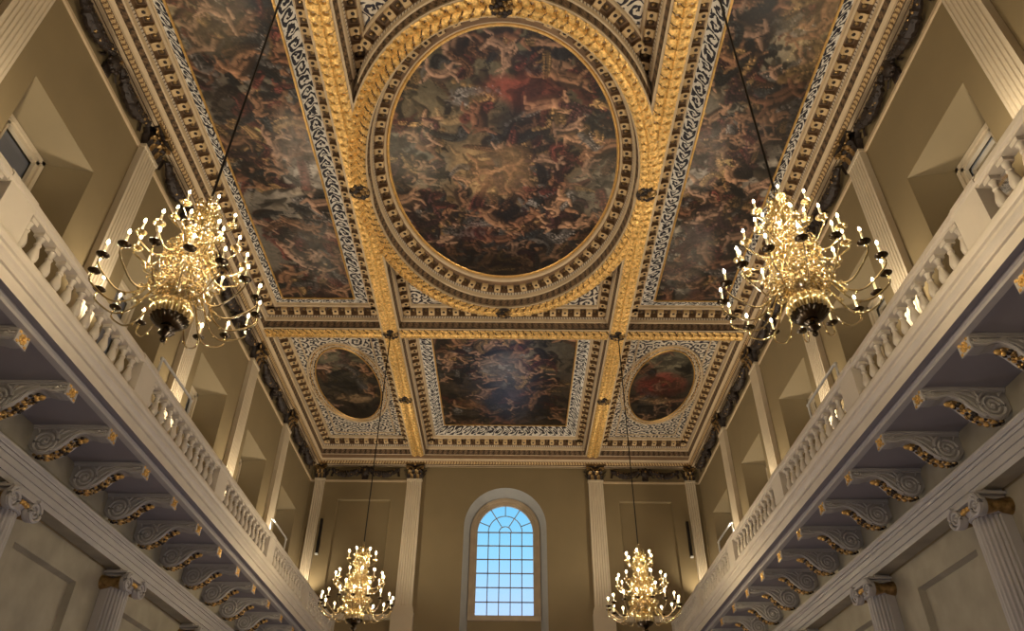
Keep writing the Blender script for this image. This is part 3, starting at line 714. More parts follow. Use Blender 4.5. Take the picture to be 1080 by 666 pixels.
def paint(Hm, Wm, seed, bg, fields, nfig, res=32):
    """bg: function(v,u)->rgb base (v 0 near .. 1 far); fields: (u,v,ru,rv,rgb,strength)"""
    r = np.random.default_rng(seed); H_, W_ = int(Hm*res), int(Wm*res)
    vv, uu = np.mgrid[0:H_, 0:W_].astype(float); vv /= H_; uu /= W_
    n1 = vnoise(H_, W_, 38, seed)+.5*vnoise(H_, W_, 17, seed+1)+.25*vnoise(H_, W_, 8, seed+2); n1 = n1/1.75
    n2 = vnoise(H_, W_, 26, seed+5); img = bg(vv, uu)
    img = img*(.45+1.1*n1[..., None])
    for (fu, fv, ru, rv, col, st) in fields:
        d = ((uu-fu+.10*(n2-.5))/ru)**2+((vv-fv+.12*(n1-.5))/rv)**2; k = np.clip(1.3-d, 0, 1)*st
        img = img*(1-k[..., None])+np.array(col)*k[..., None]*(.5+n1[..., None])
    def stroke(pts, r0, r1, col, lit):
        P_ = np.array(pts); n_ = 14; ts = np.linspace(0, 1, n_)
        Q = ((1-ts)**2)[:, None]*P_[0]+(2*ts*(1-ts))[:, None]*P_[1]+(ts**2)[:, None]*P_[2]
        x0, y0 = np.floor(Q.min(0)-r0-r1-1).astype(int); x1, y1 = np.ceil(Q.max(0)+r0+r1+2).astype(int)
        x0, y0 = max(x0, 0), max(y0, 0); x1, y1 = min(x1, W_), min(y1, H_)
        if x1 <= x0 or y1 <= y0: return
        yy, xx = np.mgrid[y0:y1, x0:x1]; best = np.full(yy.shape, 9.); sh = np.zeros(yy.shape)
        for k, (qx, qy) in enumerate(Q):
            rad = (r0+(r1-r0)*ts[k])*(1+.25*math.sin(ts[k]*PI)); dx, dy = (xx-qx)/rad, (yy-qy)/rad; d = np.hypot(dx, dy)
            m_ = d < best; best = np.where(m_, d, best); sh = np.where(m_, dx*lit[0]+dy*lit[1], sh)
        al = np.clip((1.05-best)*3, 0, 1)*.92; tone = np.clip(.62+.62*sh, .12, 1.5)
        img[y0:y1, x0:x1] = img[y0:y1, x0:x1]*(1-al[..., None])+np.array(col)*tone[..., None]*al[..., None]
    lit = (-.5, .55); base = bg(vv, uu)
    ph1 = vnoise(H_, W_, res*1.5, seed+31)*4*PI
    # rolling clouds and folds first
    for q in range(int(Hm*Wm*6)):
        x, y = r.random()*W_, r.random()*H_; ix, iy = int(min(x, W_-1)), int(min(y, H_-1)); a = ph1[iy, ix]+r.normal()*.5
        c = img[iy, ix]*r.choice([.35, .6, 1.3, 1.8])*np.array([1.06, 1, .92]); ln = res*r.uniform(.2, .7); rad = res*r.uniform(.05, .16)
        p0 = np.array([x, y]); p2 = p0+ln*np.array([math.cos(a), math.sin(a)]); p1 = (p0+p2)/2+r.normal(size=2)*ln*.35
        stroke([p0, p1, p2], rad, rad*.4, tuple(np.clip(c, .006, .5)), lit)
    pts_ = [(r.random()*W_, r.random()*H_) for _ in range(nfig)]
    for f in range(nfig):
        cx_, cy_ = pts_[f]
        dens = n2[min(int(cy_), H_-1), min(int(cx_), W_-1)]
        if dens < .26: continue
        S = res*r.uniform(.34, .72); ang = r.uniform(0, 2*PI); shade = r.uniform(.45, 1.15)*(.22+.78*min(1, float(base[int(cy_), int(cx_)].sum())*3.2))
        for _ in range(r.integers(3, 6)):
            c = DRAP[r.integers(len(DRAP))]; a = ang+r.uniform(-1.6, 1.6)
            p0 = np.array([cx_+r.normal()*S*.6, cy_+r.normal()*S*.6]); p2 = p0+S*r.uniform(.7, 1.7)*np.array([math.cos(a), math.sin(a)]); p1 = (p0+p2)/2+r.normal(size=2)*S*.9
            c = tuple(np.array(c)*shade); stroke([p0, p1, p2], S*.26, S*.12, c, lit)
            for _k in range(5):
                o_ = r.normal(size=2)*S*.17; o2 = r.normal(size=2)*S*.2; stroke([p0+o_, p1+o2, p2+o_], S*.06, S*.025, tuple(np.array(c)*r.choice([.25, .5, 1.9])), lit)
        fl = tuple(np.array(FLESH[r.integers(len(FLESH))])*(.35+.65*shade))
        d = np.array([math.cos(ang), math.sin(ang)]); pr_ = np.array([-d[1], d[0]]); c0 = np.array([cx_, cy_]); bend = r.uniform(-.3, .3)
        dk = tuple(np.array(fl)*.22)
        stroke([c0-d*S*.45+pr_*S*.2, c0+pr_*S*(.2+bend), c0+d*S*.5+pr_*S*.2], S*.26, S*.20, dk, lit)
        stroke([c0-d*S*.42, c0+pr_*S*bend, c0+d*S*.35], S*.22, S*.20, fl, lit)
        stroke([c0-d*S*.3+pr_*S*.02, c0+pr_*S*(bend+.05), c0+d*S*.3], S*.05, S*.04, tuple(np.array(fl)*.5), lit)
        for sg in (-1, 1):
            for b_, ln in ((-.42, .95), (.35, .70)):
                b0 = c0+d*S*b_+pr_*sg*S*.13; a = ang+(PI if b_ < 0 else 0)+sg*r.uniform(.1, 1.5)
                k_ = b0+S*ln*.5*np.array([math.cos(a), math.sin(a)]); a2 = a+r.uniform(-1.6, 1.6)
                e_ = k_+S*ln*.5*np.array([math.cos(a2), math.sin(a2)]); w_ = .125 if b_ < 0 else .085
                stroke([b0, (b0+k_)/2, k_], S*w_, S*w_*.8, fl, lit); stroke([k_, (k_+e_)/2, e_], S*w_*.8, S*w_*.45, fl, lit)
        hd = c0+d*S*.62+pr_*S*(bend*.3); hc = np.array((.10, .05, .03))*r.uniform(.5, 2.2)
        stroke([hd+d*S*.04, hd+d*S*.05, hd+d*S*.07], S*.15, S*.13, tuple(hc), lit); stroke([hd, hd, hd+d*S*.01], S*.105, S*.10, fl, lit)
    # loose brushwork over everything, following the forms
    for q in range(int(Hm*Wm*11)):
        x, y = r.random()*W_, r.random()*H_; ix, iy = int(min(x, W_-1)), int(min(y, H_-1)); a = ph1[iy, ix]+r.normal()*.8
        c = img[iy, ix]*r.choice([.3, .55, 1.45, 1.9]); ln = res*r.uniform(.08, .30); rad = res*r.uniform(.015, .045)
        p0 = np.array([x, y]); p2 = p0+ln*np.array([math.cos(a), math.sin(a)]); p1 = (p0+p2)/2+r.normal(size=2)*ln*.3
        stroke([p0, p1, p2], rad, rad*.5, tuple(np.clip(c, .004, .6)), (0, 0))
    for (fu, fv, ru, rv, col, st) in fields:      # thin glazes pull the masses together again
        d = ((uu-fu+.10*(n2-.5))/ru)**2+((vv-fv+.12*(n1-.5))/rv)**2; k = np.clip(1.4-d, 0, 1)*st*.42
        img = img*(1-k[..., None])+np.array(col)*k[..., None]*(.3+1.4*n1[..., None])
    n3 = vnoise(H_, W_, 3, seed+9); img *= (.82+.36*n3[..., None])
    lum = img.mean(axis=2, keepdims=True); img = lum+(img-lum)*.70; img = img*np.array([1.05, 1.0, .90])
    return np.clip(2.1*np.clip(img, 0, 1)**1.42, .003, .85)
def canvas(name, img, x0, x1, y0, y1, z, label, oval=None, frame='gold', group='canvases set into the ceiling'):
    """flat painting hung face down, colour stored per vertex as pigment"""
    H_, W_ = img.shape[:2]; idx = -np.ones((H_, W_), int); vs = []; cols = []
    xs = np.linspace(x0, x1, W_); ys = np.linspace(y0, y1, H_)
    if oval: cx_, cy_ = (x0+x1)/2, (y0+y1)/2; ax, ay = (x1-x0)/2, (y1-y0)/2
    for j in range(H_):
        for i in range(W_):
            x, y = xs[i], ys[j]
            if oval:
                d = math.hypot((x-cx_)/ax, (y-cy_)/ay)
                if d > 1+1.8*max((x1-x0)/W_/ax, (y1-y0)/H_/ay): continue
                if d > 1: x = cx_+(x-cx_)/d; y = cy_+(y-cy_)/d
            idx[j, i] = len(vs); vs.append((x, y, z)); cols.append(img[j, i])
    fs = [(idx[j, i], idx[j+1, i], idx[j+1, i+1], idx[j, i+1]) for j in range(H_-1) for i in range(W_-1)
          if idx[j, i] >= 0 and idx[j+1, i] >= 0 and idx[j+1, i+1] >= 0 and idx[j, i+1] >= 0]
    me = bpy.data.meshes.new(name); me.from_pydata(vs, [], [tuple(int(q) for q in f) for f in fs]); me.materials.append(MT['pigment'])
    ca = me.color_attributes.new('pigment', 'FLOAT_COLOR', 'POINT'); c4 = np.ones((len(vs), 4), np.float32); c4[:, :3] = np.array(cols); ca.data.foreach_set('color', c4.ravel())
    me.update()
    e = empty('ceiling_painting', ((x0+x1)/2, (y0+y1)/2, z)); tag(e, label, 'painting', group)
    o = link('canvas', me, e, (-(x0+x1)/2, -(y0+y1)/2, -z))
    mb = MB()
    if oval:
        t = [2*PI*i/72 for i in range(72)]
        mb.tube([(ax*math.cos(a)*1.01, ay*math.sin(a)*1.01, -.005) for a in t], .028, 'goldflat', 6, closed=True)
    else:
        hx, hy = (x1-x0)/2, (y1-y0)/2; f = .05
        for a in ((-hx-f, hx+f, -hy-f, -hy), (-hx-f, hx+f, hy, hy+f), (-hx-f, -hx, -hy, hy), (hx, hx+f, -hy, hy)): mb.box(*a, -.03, .02, 'goldflat')
    if mb.v: mb.build('gilt_frame', e, smooth=False)
    return e
def bgf(c_near, c_mid, c_far):
    a, b_, c_ = map(np.array, (c_near, c_mid, c_far))
    def f(v, u):
        v = v[..., None]; return np.where(v < .5, a+(b_-a)*v*2, b_+(c_-b_)*(v-.5)*2)
    return f
ZK = ZP-.02
im = paint(8.8, 6.0, 3, bgf((.10, .10, .07), (.16, .12, .075), (.022, .016, .012)), [(.45, .50, .16, .12, (.42, .30, .15), .7), (.10, .45, .16, .13, (.17, .18, .17), .8), (.92, .55, .14, .14, (.16, .16, .15), .6), (.55, .20, .17, .06, (.20, .045, .03), .8), (.60, .30, .17, .07, (.02, .02, .02), .9), (.38, .78, .12, .035, (.16, .04, .035), .6), (.5, .99, .8, .15, (.016, .012, .009), 1.6)], 135)
canvas('oval_canvas', im, -3.0, 3.0, RC-4.34, RC+4.34, ZK, 'great oval painting of swirling figures with a red drapery, in the middle of the ceiling', oval=True)
for s, nm, sd in ((-1, 'left', 21), (1, 'right', 42)):
    im = paint(PAINT_SIDE_Y[1]-PAINT_SIDE_Y[0], SP[1]-SP[0], sd, bgf((.13, .12, .09), (.20, .185, .17), (.07, .06, .05)),
               [(.8 if s < 0 else .1, .45, .3, .12, (.34, .33, .33), .8), (.7 if s < 0 else .25, .80, .35, .14, (.26, .27, .27), .7), (.2 if s < 0 else .85, .35, .25, .12, (.05, .04, .035), .8), (.35 if s < 0 else .85, .1, .4, .1, (.26, .21, .12), .6), (.6, .96, .2, .05, (.12, .04, .045), .5)], 80)
    x0, x1 = sorted((s*SP[0], s*SP[1]))
    canvas('long_canvas', im, x0, x1, *PAINT_SIDE_Y, ZK, f'long painting of tumbling figures and grey clouds on the {nm} side of the great oval')
im = paint(6.62, 5.06, 77, bgf((.09, .085, .07), (.045, .035, .028), (.03, .022, .016)), [(.5, .35, .18, .16, (.19, .19, .20), .8), (.5, .62, .15, .10, (.10, .07, .08), .8), (.25, .72, .13, .08, (.20, .11, .03), .6)], 52)
canvas('rect_canvas', im, -2.53, 2.53, 21.33, 27.95, ZK, 'dark rectangular painting between the two small ovals near the end wall')
for s, nm, sd, red in ((-1, 'left', 5, 0), (1, 'right', 9, 1)):
    im = paint(5.2, 2.4, sd, bgf((.10, .095, .07), (.06, .05, .04), (.02, .015, .012)),
               [(.5, .45, .42, .14, (.22, .04, .03) if red else (.04, .04, .04), .9 if red else .7), (.5, .15, .35, .10, (.16, .15, .11), .6), (.5, .68, .3, .06, (.24, .17, .10), .7)], 13)
    canvas('small_oval_canvas', im, s*6.02-1.18, s*6.02+1.18, 24.85-2.62, 24.85+2.62, ZP-.035, ('small oval painting with a red robe, near the end wall on the right' if red else 'small oval painting of dark robes, near the end wall on the left'), oval=True)
# carved rings round the small ovals
mb = MB()
for s in (-1, 1):
    for f, r_, m in ((1.10, .03, 'fillet'), (1.26, .04, 'fillet'), (1.18, .02, 'goldflat')):
        mb.tube([(s*6.02+(1.18+(f-1)*1.18)*math.cos(a), 24.85+(2.62+(f-1)*1.18)*math.sin(a), ZP-.02) for a in [2*PI*i/72 for i in range(72)]], r_, m, 6, closed=True)
struct(mb.build(f'trim_{tn}', smooth=True), 'raised rings round the two small ovals'); tn += 1

# ------------------------------------------------------------------ galleries
def gallery(s, nm):
    mb = MB()
    # profile in (|x|, z): slab with cornice on its edge
    pr = [(8.38, 6.17), (6.80, 6.17), (6.80, 6.13), (6.68, 6.13), (6.68, 6.18), (6.65, 6.20), (6.65, 6.23), (6.52, 6.23), (6.50, 6.19), (6.50, 6.36), (6.455, 6.36), (6.455, 6.40), (6.43, 6.43), (6.395, 6.46), (6.395, 6.50), (6.42, 6.50), (6.42, 6.53), (6.385, 6.545), (6.37, 6.58), (6.365, 6.62), (6.375, 6.66), (6.40, 6.69), (6.46, 6.72), (8.38, 6.72)]
    ms = ['soffit', 'grey', 'grey', 'grey', 'grey', 'soffit', 'soffit', 'balus'] + ['balus']*20
    for i in range(len(pr)-1):
        a, b_ = pr[i], pr[i+1]
        mb.add([(s*a[0], YB, a[1]), (s*b_[0], YB, b_[1]), (s*b_[0], YE, b_[1]), (s*a[0], YE, a[1])], [(0, 1, 2, 3)], ms[i])
    o = mb.build('gallery_'+nm, smooth=False); struct(o, f'{nm} gallery floor carried on scroll brackets, with a moulded pale edge')
    # lower entablature
    mb = MB(); pr = [(8.38, 6.16), (8.205, 6.16), (8.205, 5.51), (7.97, 5.51), (7.97, 5.47), (8.0, 5.44), (8.0, 5.42), (8.035, 5.42), (8.05, 5.385), (8.05, 5.37), (8.08, 5.37), (8.08, 5.26), (8.11, 5.26), (8.11, 5.14), (8.14, 5.14), (8.14, 5.04), (8.38, 5.04)]
    pr = [(a if a > 8.3 else a-.08, z) for a, z in pr]
    for i in range(len(pr)-1):
        a, b_ = pr[i], pr[i+1]
        mb.add([(s*a[0], YB, a[1]), (s*b_[0], YB, b_[1]), (s*b_[0], YE, b_[1]), (s*a[0], YE, a[1])], [(0, 1, 2, 3)], 'lowwall' if i in (0, 1, len(pr)-2) else 'grey')
    struct(mb.build('trim_%d' % (40 if s < 0 else 41), smooth=False), f'grey stone entablature band below the {nm} gallery')
gallery(-1, 'left'); gallery(1, 'right')
# baluster
def baluster_mesh():
    mb = MB(); H_ = .64
    mb.box(-.075, .075, -.075, .075, 0, .06, 'balus'); mb.box(-.075, .075, -.075, .075, H_-.07, H_, 'balus')
    prof = [(.055, .06), (.06, .08), (.045, .10), (.05, .13), (.078, .19), (.082, .24), (.065, .31), (.045, .38), (.038, .42), (.052, .435), (.052, .455), (.038, .47), (.042, .52), (.058, .55), (.06, .57)]
    mb.lathe(prof, (0, 0, 0), 'balus', 12); return mb.mesh('baluster', True)
BAL = baluster_mesh()
pier_y = [30.0-PS*k for k in range(0, 7)]
XB = 6.63
for s, nm in ((-1, 'left'), (1, 'right')):
    e = empty('balustrade', (s*XB, 14, 6.72)); tag(e, f'pale stone balustrade along the {nm} gallery', 'balustrade')
    z = -.0
    mb = MB(); pr = [(-.10, .66), (-.10, .70), (-.13, .72), (-.13, .78), (-.10, .80), (-.09, .85), (.09, .85), (.10, .80), (.13, .78), (.13, .72), (.10, .70), (.10, .66)]
    mb.prism(pr, 'y', YB-14, YE-14, 'balus'); mb.build('handrail', e, smooth=False)
    mb = MB(); mb.box(-.12, .12, YB-14, YE-14, -.02, .03, 'balus'); mb.build('plinth', e, smooth=False)
    for k, y in enumerate(pier_y):
        mb = MB(); hw = .30
        mb.box(-.13, .13, -hw, hw, 0, .68, 'balus'); mb.prism([(a*1.12+(.0), zz+.012) for a, zz in pr], 'y', -hw-.04, hw+.04, 'balus')
        mb.build('pier', e, smooth=False, loc=(0, y-14, 0))
    cnt = 0
    for k in range(6):
        a, b_ = pier_y[k+1]+.30, pier_y[k]-.30; nb = 12
        for i in range(nb):
            y = a+(b_-a)*(i+.5)/nb; link('baluster', BAL, e, (0, y-14, .025)); cnt += 1

# scroll brackets
def bracket():
    """runs along +X from wall (x=0) to the tip (x=1.58); top z=0"""
    body = MB(); hw = .115
    up = [(0, 0), (1.33, 0)]
    low = [(1.33, -.20), (1.22, -.21), (1.12, -.205), (1.04, -.18), (.96, -.165), (.88, -.175), (.80, -.21), (.73, -.27), (.67, -.34), (.61, -.41), (.54, -.47), (.45, -.52), (.34, -.55), (.22, -.55), (.12, -.50), (.05, -.42), (.0, -.36)]
    body.prism(up+low, 'y', -hw, hw, 'grey2')
    cap = MB(); cap.box(0, 1.36, -hw-.05, hw+.05, -.04, 0, 'grey'); cap.box(0, 1.35, -hw-.025, hw+.025, -.07, -.04, 'grey')
    carve = MB()
    for sg in (-1, 1):
        y = sg*(hw+.010)
        pts = []
        for i in range(70):
            t = i/69*2.7*2*PI; r = .235*(1-i/78); pts.append((.28+r*math.cos(1.2-t), y, -.31+r*math.sin(1.2-t)))
        carve.tube(pts, [.030-.012*i/69 for i in range(70)], 'grey', 6)
        carve.ball((.28, y, -.31), .038, 'grey', 8)
        # raised rim: from the tip over the arch and down into the volute
        rim = [(x, z+.035) for x, z in low[:12]]
        carve.tube([(x, y, z) for x, z in rim], .030, 'grey', 6)
        carve.tube([(1.28, y, -.115), (1.1, y, -.125), (.95, y, -.10), (.82, y, -.115), (.70, y, -.17), (.58, y, -.27), (.52, y, -.36)], [.012, .02, .022, .022, .022, .02, .01], 'grey', 6)
        for (lx, lz, rot, ln) in ((.60, -.13, .5, .20), (.72, -.105, .2, .16), (.50, -.11, .9, .14), (.84, -.095, .0, .12), (.10, -.11, -.9, .10), (1.16, -.12, .8, .09), (1.21, -.11, -.6, .09), (1.26, -.12, .2, .09), (1.19, -.15, 0, .08)):
            carve.tube([(lx+ln*(q-.5)*math.cos(rot), y, lz+ln*(q-.5)*math.sin(rot)+.02*math.sin(PI*q)) for q in (0, .25, .5, .75, 1)], [.006, .02, .024, .016, .004], 'grey', 6)
    gar = MB()
    for i in range(2, 13):
        x, z = low[i+1] if i+1 < len(low) else low[-1]
    path = [low[i] for i in range(5, 15)]; path[0] = (.88, -.20)
    for i in range(len(path)-1):
        for q in range(2):
            x = lerp(path[i][0], path[i+1][0], q/2); z = lerp(path[i][1], path[i+1][1], q/2)
            k = 1-abs((i+q/2)/9-.45)
            for w_ in (-.065, 0, .065):
                gar.ball((x+rng.uniform(-.02, .02), w_+rng.uniform(-.02, .02), z-.004-rng.uniform(0, .02)), .024+.022*k*rng.random(), ('gold', 'bronzegold', 'bronzegold', 'bronze')[int(rng.random()*4)], 6, (1.3, .9, .9))
    gar.ball((.90, 0, -.23), .05, 'gold', 8, (1.4, .9, .9)); gar.ball((.84, 0, -.25), .045, 'gold', 8)
    fl = MB(); fl.box(1.33, 1.355, -hw-.03, hw+.03, -.25, -.045, 'grey')
    for i in range(8):
        a = 2*PI*i/8; fl.ball((1.36, .062*math.cos(a), -.145+.055*math.sin(a)), .030, 'gold', 6, (.7, 1, 1))
    for (a, b_) in ((-1, -1), (-1, 1), (1, -1), (1, 1)): fl.ball((1.358, .10*a, -.145+.075*b_), .028, 'gold', 6, (.6, 1.2, .9))
    fl.ball((1.37, 0, -.145), .03, 'gold', 6)
    return body.mesh('scroll_body', False), cap.mesh('moulded_cap', False), carve.mesh('carved_scroll', True), gar.mesh('gilt_garland', True), fl.mesh('gilt_flower', True)
BM = bracket()
ordn = ['first', 'second', 'third', 'fourth', 'fifth', 'sixth', 'seventh', 'eighth', 'ninth', 'tenth', 'eleventh', 'twelfth', 'thirteenth', 'fourteenth', 'fifteenth']
for s, nm in ((-1, 'left'), (1, 'right')):
    for k in range(15):
        y = 30.0-PS/3*(k+1)
        e = empty('scroll_bracket', (s*8.12, y, 6.166), 0 if s < 0 else PI)
        tag(e, f'grey scroll bracket with gilt garland under the {nm} gallery, {ordn[k]} from the end wall', 'bracket', f'scroll brackets under the {nm} gallery')
        for n_, me in zip(('scroll_body', 'moulded_cap', 'carved_scroll', 'gilt_garland', 'gilt_flower'), BM): link(n_, me, e)

# lower ionic half columns
def ionic():
    sh = MB(); R0 = .34; n_ = 12; z1 = 6.38   # local z from floor: -1.7 -> shaft top at 4.6
    P = []
    for zz, rr in ((0.35, R0*1.0), (2.4, R0), (6.33, R0*.87)):
        row = []
        for i in range(n_):
            a0 = -PI/2+PI*i/n_; aw = PI/n_
            row.append((rr*math.cos(a0), rr*math.sin(a0), zz))
            for j, dd in ((.15, 0), (.35, .05), (.5, .065), (.65, .05), (.85, 0)):
                a = a0+aw*j; r2 = rr*(1-dd*1.6); row.append((r2*math.cos(a), r2*math.sin(a), zz))
        row.append((0, rr, zz)); row = [(x+.16, y, z) for x, y, z in row]; row = [(0, -rr, zz)]+row+[(0, rr, zz)]
        P.append(row)
    sh.grid(P, 'grey')
    cp = MB()
    z0 = 6.33
    cp.lathe([(.30, 0), (.335, .02), (.335, .045), (.30, .06), (.34, .10), (.37, .15), (.33, .19)], (.16, 0, z0), 'grey', 24)
    # cushions rolling along X with gilt bands on the sides
    for sg in (-1, 1):
        cy_, cz_ = sg*.315, z0+.115
        for off in (0, .045):
            pts = [(.515+off*(1-i/50)+.02, cy_+sg*(.185*(1-i/50))*math.sin(2.3*2*PI*i/43), cz_+(.185*(1-i/50))*math.cos(2.3*2*PI*i/43)) for i in range(44)]
            cp.tube(pts, [.034-.018*i/43 for i in range(44)], 'grey', 6)
        M = Matrix.Rotation(PI/2, 4, 'Y')
        cp.lathe([(0, .44), (.16, .44), (.175, .47), (.165, .52), (.10, .535), (0, .54)], (0, cy_, cz_), 'grey', 20, M=M)
        cp.ball((.555, cy_, cz_), .035, 'grey', 8)
    cp.prism([(-.31, z0+.235), (.31, z0+.235), (.31, z0+.285), (-.31, z0+.285)], 'x', .40, .56, 'grey')
    cp.box(0, .40, -.30, .30, z0+.24, z0+.30, 'grey'); cp.box(0, .50, -.38, .38, z0+.30, z0+.345, 'grey'); cp.box(0, .30, -.30, .30, z0+.345, z0+.405, 'grey')
    g_ = MB()
    for i in range(9): g_.ball((.20+.345*math.cos(-.8+1.6*i/8), .345*math.sin(-.8+1.6*i/8), z0+.15), .045, 'gold', 6)
    for sg in (-1, 1):
        M = Matrix.Rotation(PI/2, 4, 'Y')
        g_.lathe([(.15, .0), (.12, .14), (.095, .22), (.12, .32), (.15, .44), (0, .44)], (0.0, sg*.315, z0+.115), 'bronzegold', 16, M=M)
    bs = MB(); bs.box(0, .62, -.46, .46, 0, .12, 'grey'); bs.lathe([(.44, .12), (.46, .17), (.44, .22), (.37, .24), (.40, .30), (.35, .35)], (.16, 0, 0), 'grey', 24)
    return sh.mesh('shaft', True), cp.mesh('ionic_capital', True), g_.mesh('gilt_ornament', True), bs.mesh('base', True)
IM = ionic()
for s, nm in ((-1, 'left'), (1, 'right')):
    for k in range(1, 7):
        y = 30.0-PS*k
        e = empty('ionic_half_column', (s*(W-.004), y, FL+.001), 0 if s < 0 else PI)
        tag(e, f'grey fluted ionic half column under the {nm} gallery, {ordw[k-1]}', 'column', f'ionic half columns along the {nm} wall')
        link('shaft', IM[0], e); c_ = link('ionic_capital', IM[1], e); link('gilt_ornament', IM[2], c_); link('base', IM[3], e)

# ------------------------------------------------------------------ chandeliers
def hook_arm(r0, z0, R, zp, dip):
    """S curved arm in the XZ plane from the stem (r0,z0) to a pan at (R,zp)"""
    c = [(r0, z0), (r0+.10*(R-r0), z0+.07), (r0+.26*(R-r0), z0-.02), (r0+.45*(R-r0), zp-dip*.8), (r0+.66*(R-r0), zp-dip-.02), (r0+.88*(R-r0), zp-dip*.75), (R+.02, zp-dip*.35), (R, zp)]
    pts = []
    for i in range(len(c)-1):
        p0 = c[max(i-1, 0)]; p1 = c[i]; p2 = c[i+1]; p3 = c[min(i+2, len(c)-1)]
        for q in range(4):
            t = q/4; f = lambda a, b_, c_, d_: .5*((2*b_)+(-a+c_)*t+(2*a-5*b_+4*c_-d_)*t*t+(-a+3*b_-3*c_+d_)*t**3)
            pts.append((f(p0[0], p1[0], p2[0], p3[0]), 0, f(p0[1], p1[1], p2[1], p3[1])))
    pts.append((c[-1][0], 0, c[-1][1])); return pts
def curl(mb, x0, z0, sx, sz, r, m='brass', th=.009, y=0.0):
    pts = []
    for i in range(22):
        t = i/21*1.5*2*PI; q = r*(1-i/26); pts.append((x0+sx*q*math.cos(t), y, z0+sz*q*math.sin(t)))
    mb.tube(pts, th, m, 5)
TIERS = [(16, .93, .28, .22, .30, .10), (12, .64, .86, .80, .17, .07), (6, .36, 1.47, 1.42, .12, .05)]  # n, R, pan z, stem z, dip
arm_m = []
for (n_, R_, zp, z0, dip, r0) in TIERS:
    a = MB(); pts = hook_arm(r0, z0+.12, R_, zp, dip); a.tube(pts, .0115 if R_ > .5 else .009, 'brass', 6)
    k = len(pts)//2; mx_, _, mz = pts[k]
    curl(a, pts[k-6][0]+.02, pts[k-6][2]+.075, 1, 1, .065); curl(a, pts[k-9][0], pts[k-9][2]-.07, -1, -1, .05); curl(a, pts[k-3][0], pts[k-3][2]+.06, 1, -1, .04)
    a.ball((pts[k][0], 0, pts[k][2]-.02), .018, 'brass', 6)
    a.ball((pts[2][0], 0, pts[2][2]+.02), .02, 'brass', 6)
    p = MB(); p.lathe([(0, -.03), (.018, -.025), (.02, -.01), (.055, 0), (.075, .018), (.072, .022), (.05, .008), (.02, .008), (.022, .04), (.0, .04)], (R_, 0, zp), 'brass_shade' if R_ > .8 else 'brass', 14)  # bottom tier pans use the brass with painted shade
    c = MB(); c.lathe([(.0145, .03), (.0145, .178), (.006, .184)], (R_, 0, zp), 'candle', 8)
    b_ = MB(); b_.lathe([(.006, .184), (.012, .194), (.0135, .205), (.009, .22), (.002, .238)], (R_, 0, zp), 'bulb', 8)
    arm_m.append((a.mesh('arm', True), p.mesh('drip_pan', True), c.mesh('candle', True), b_.mesh('bulb', True)))
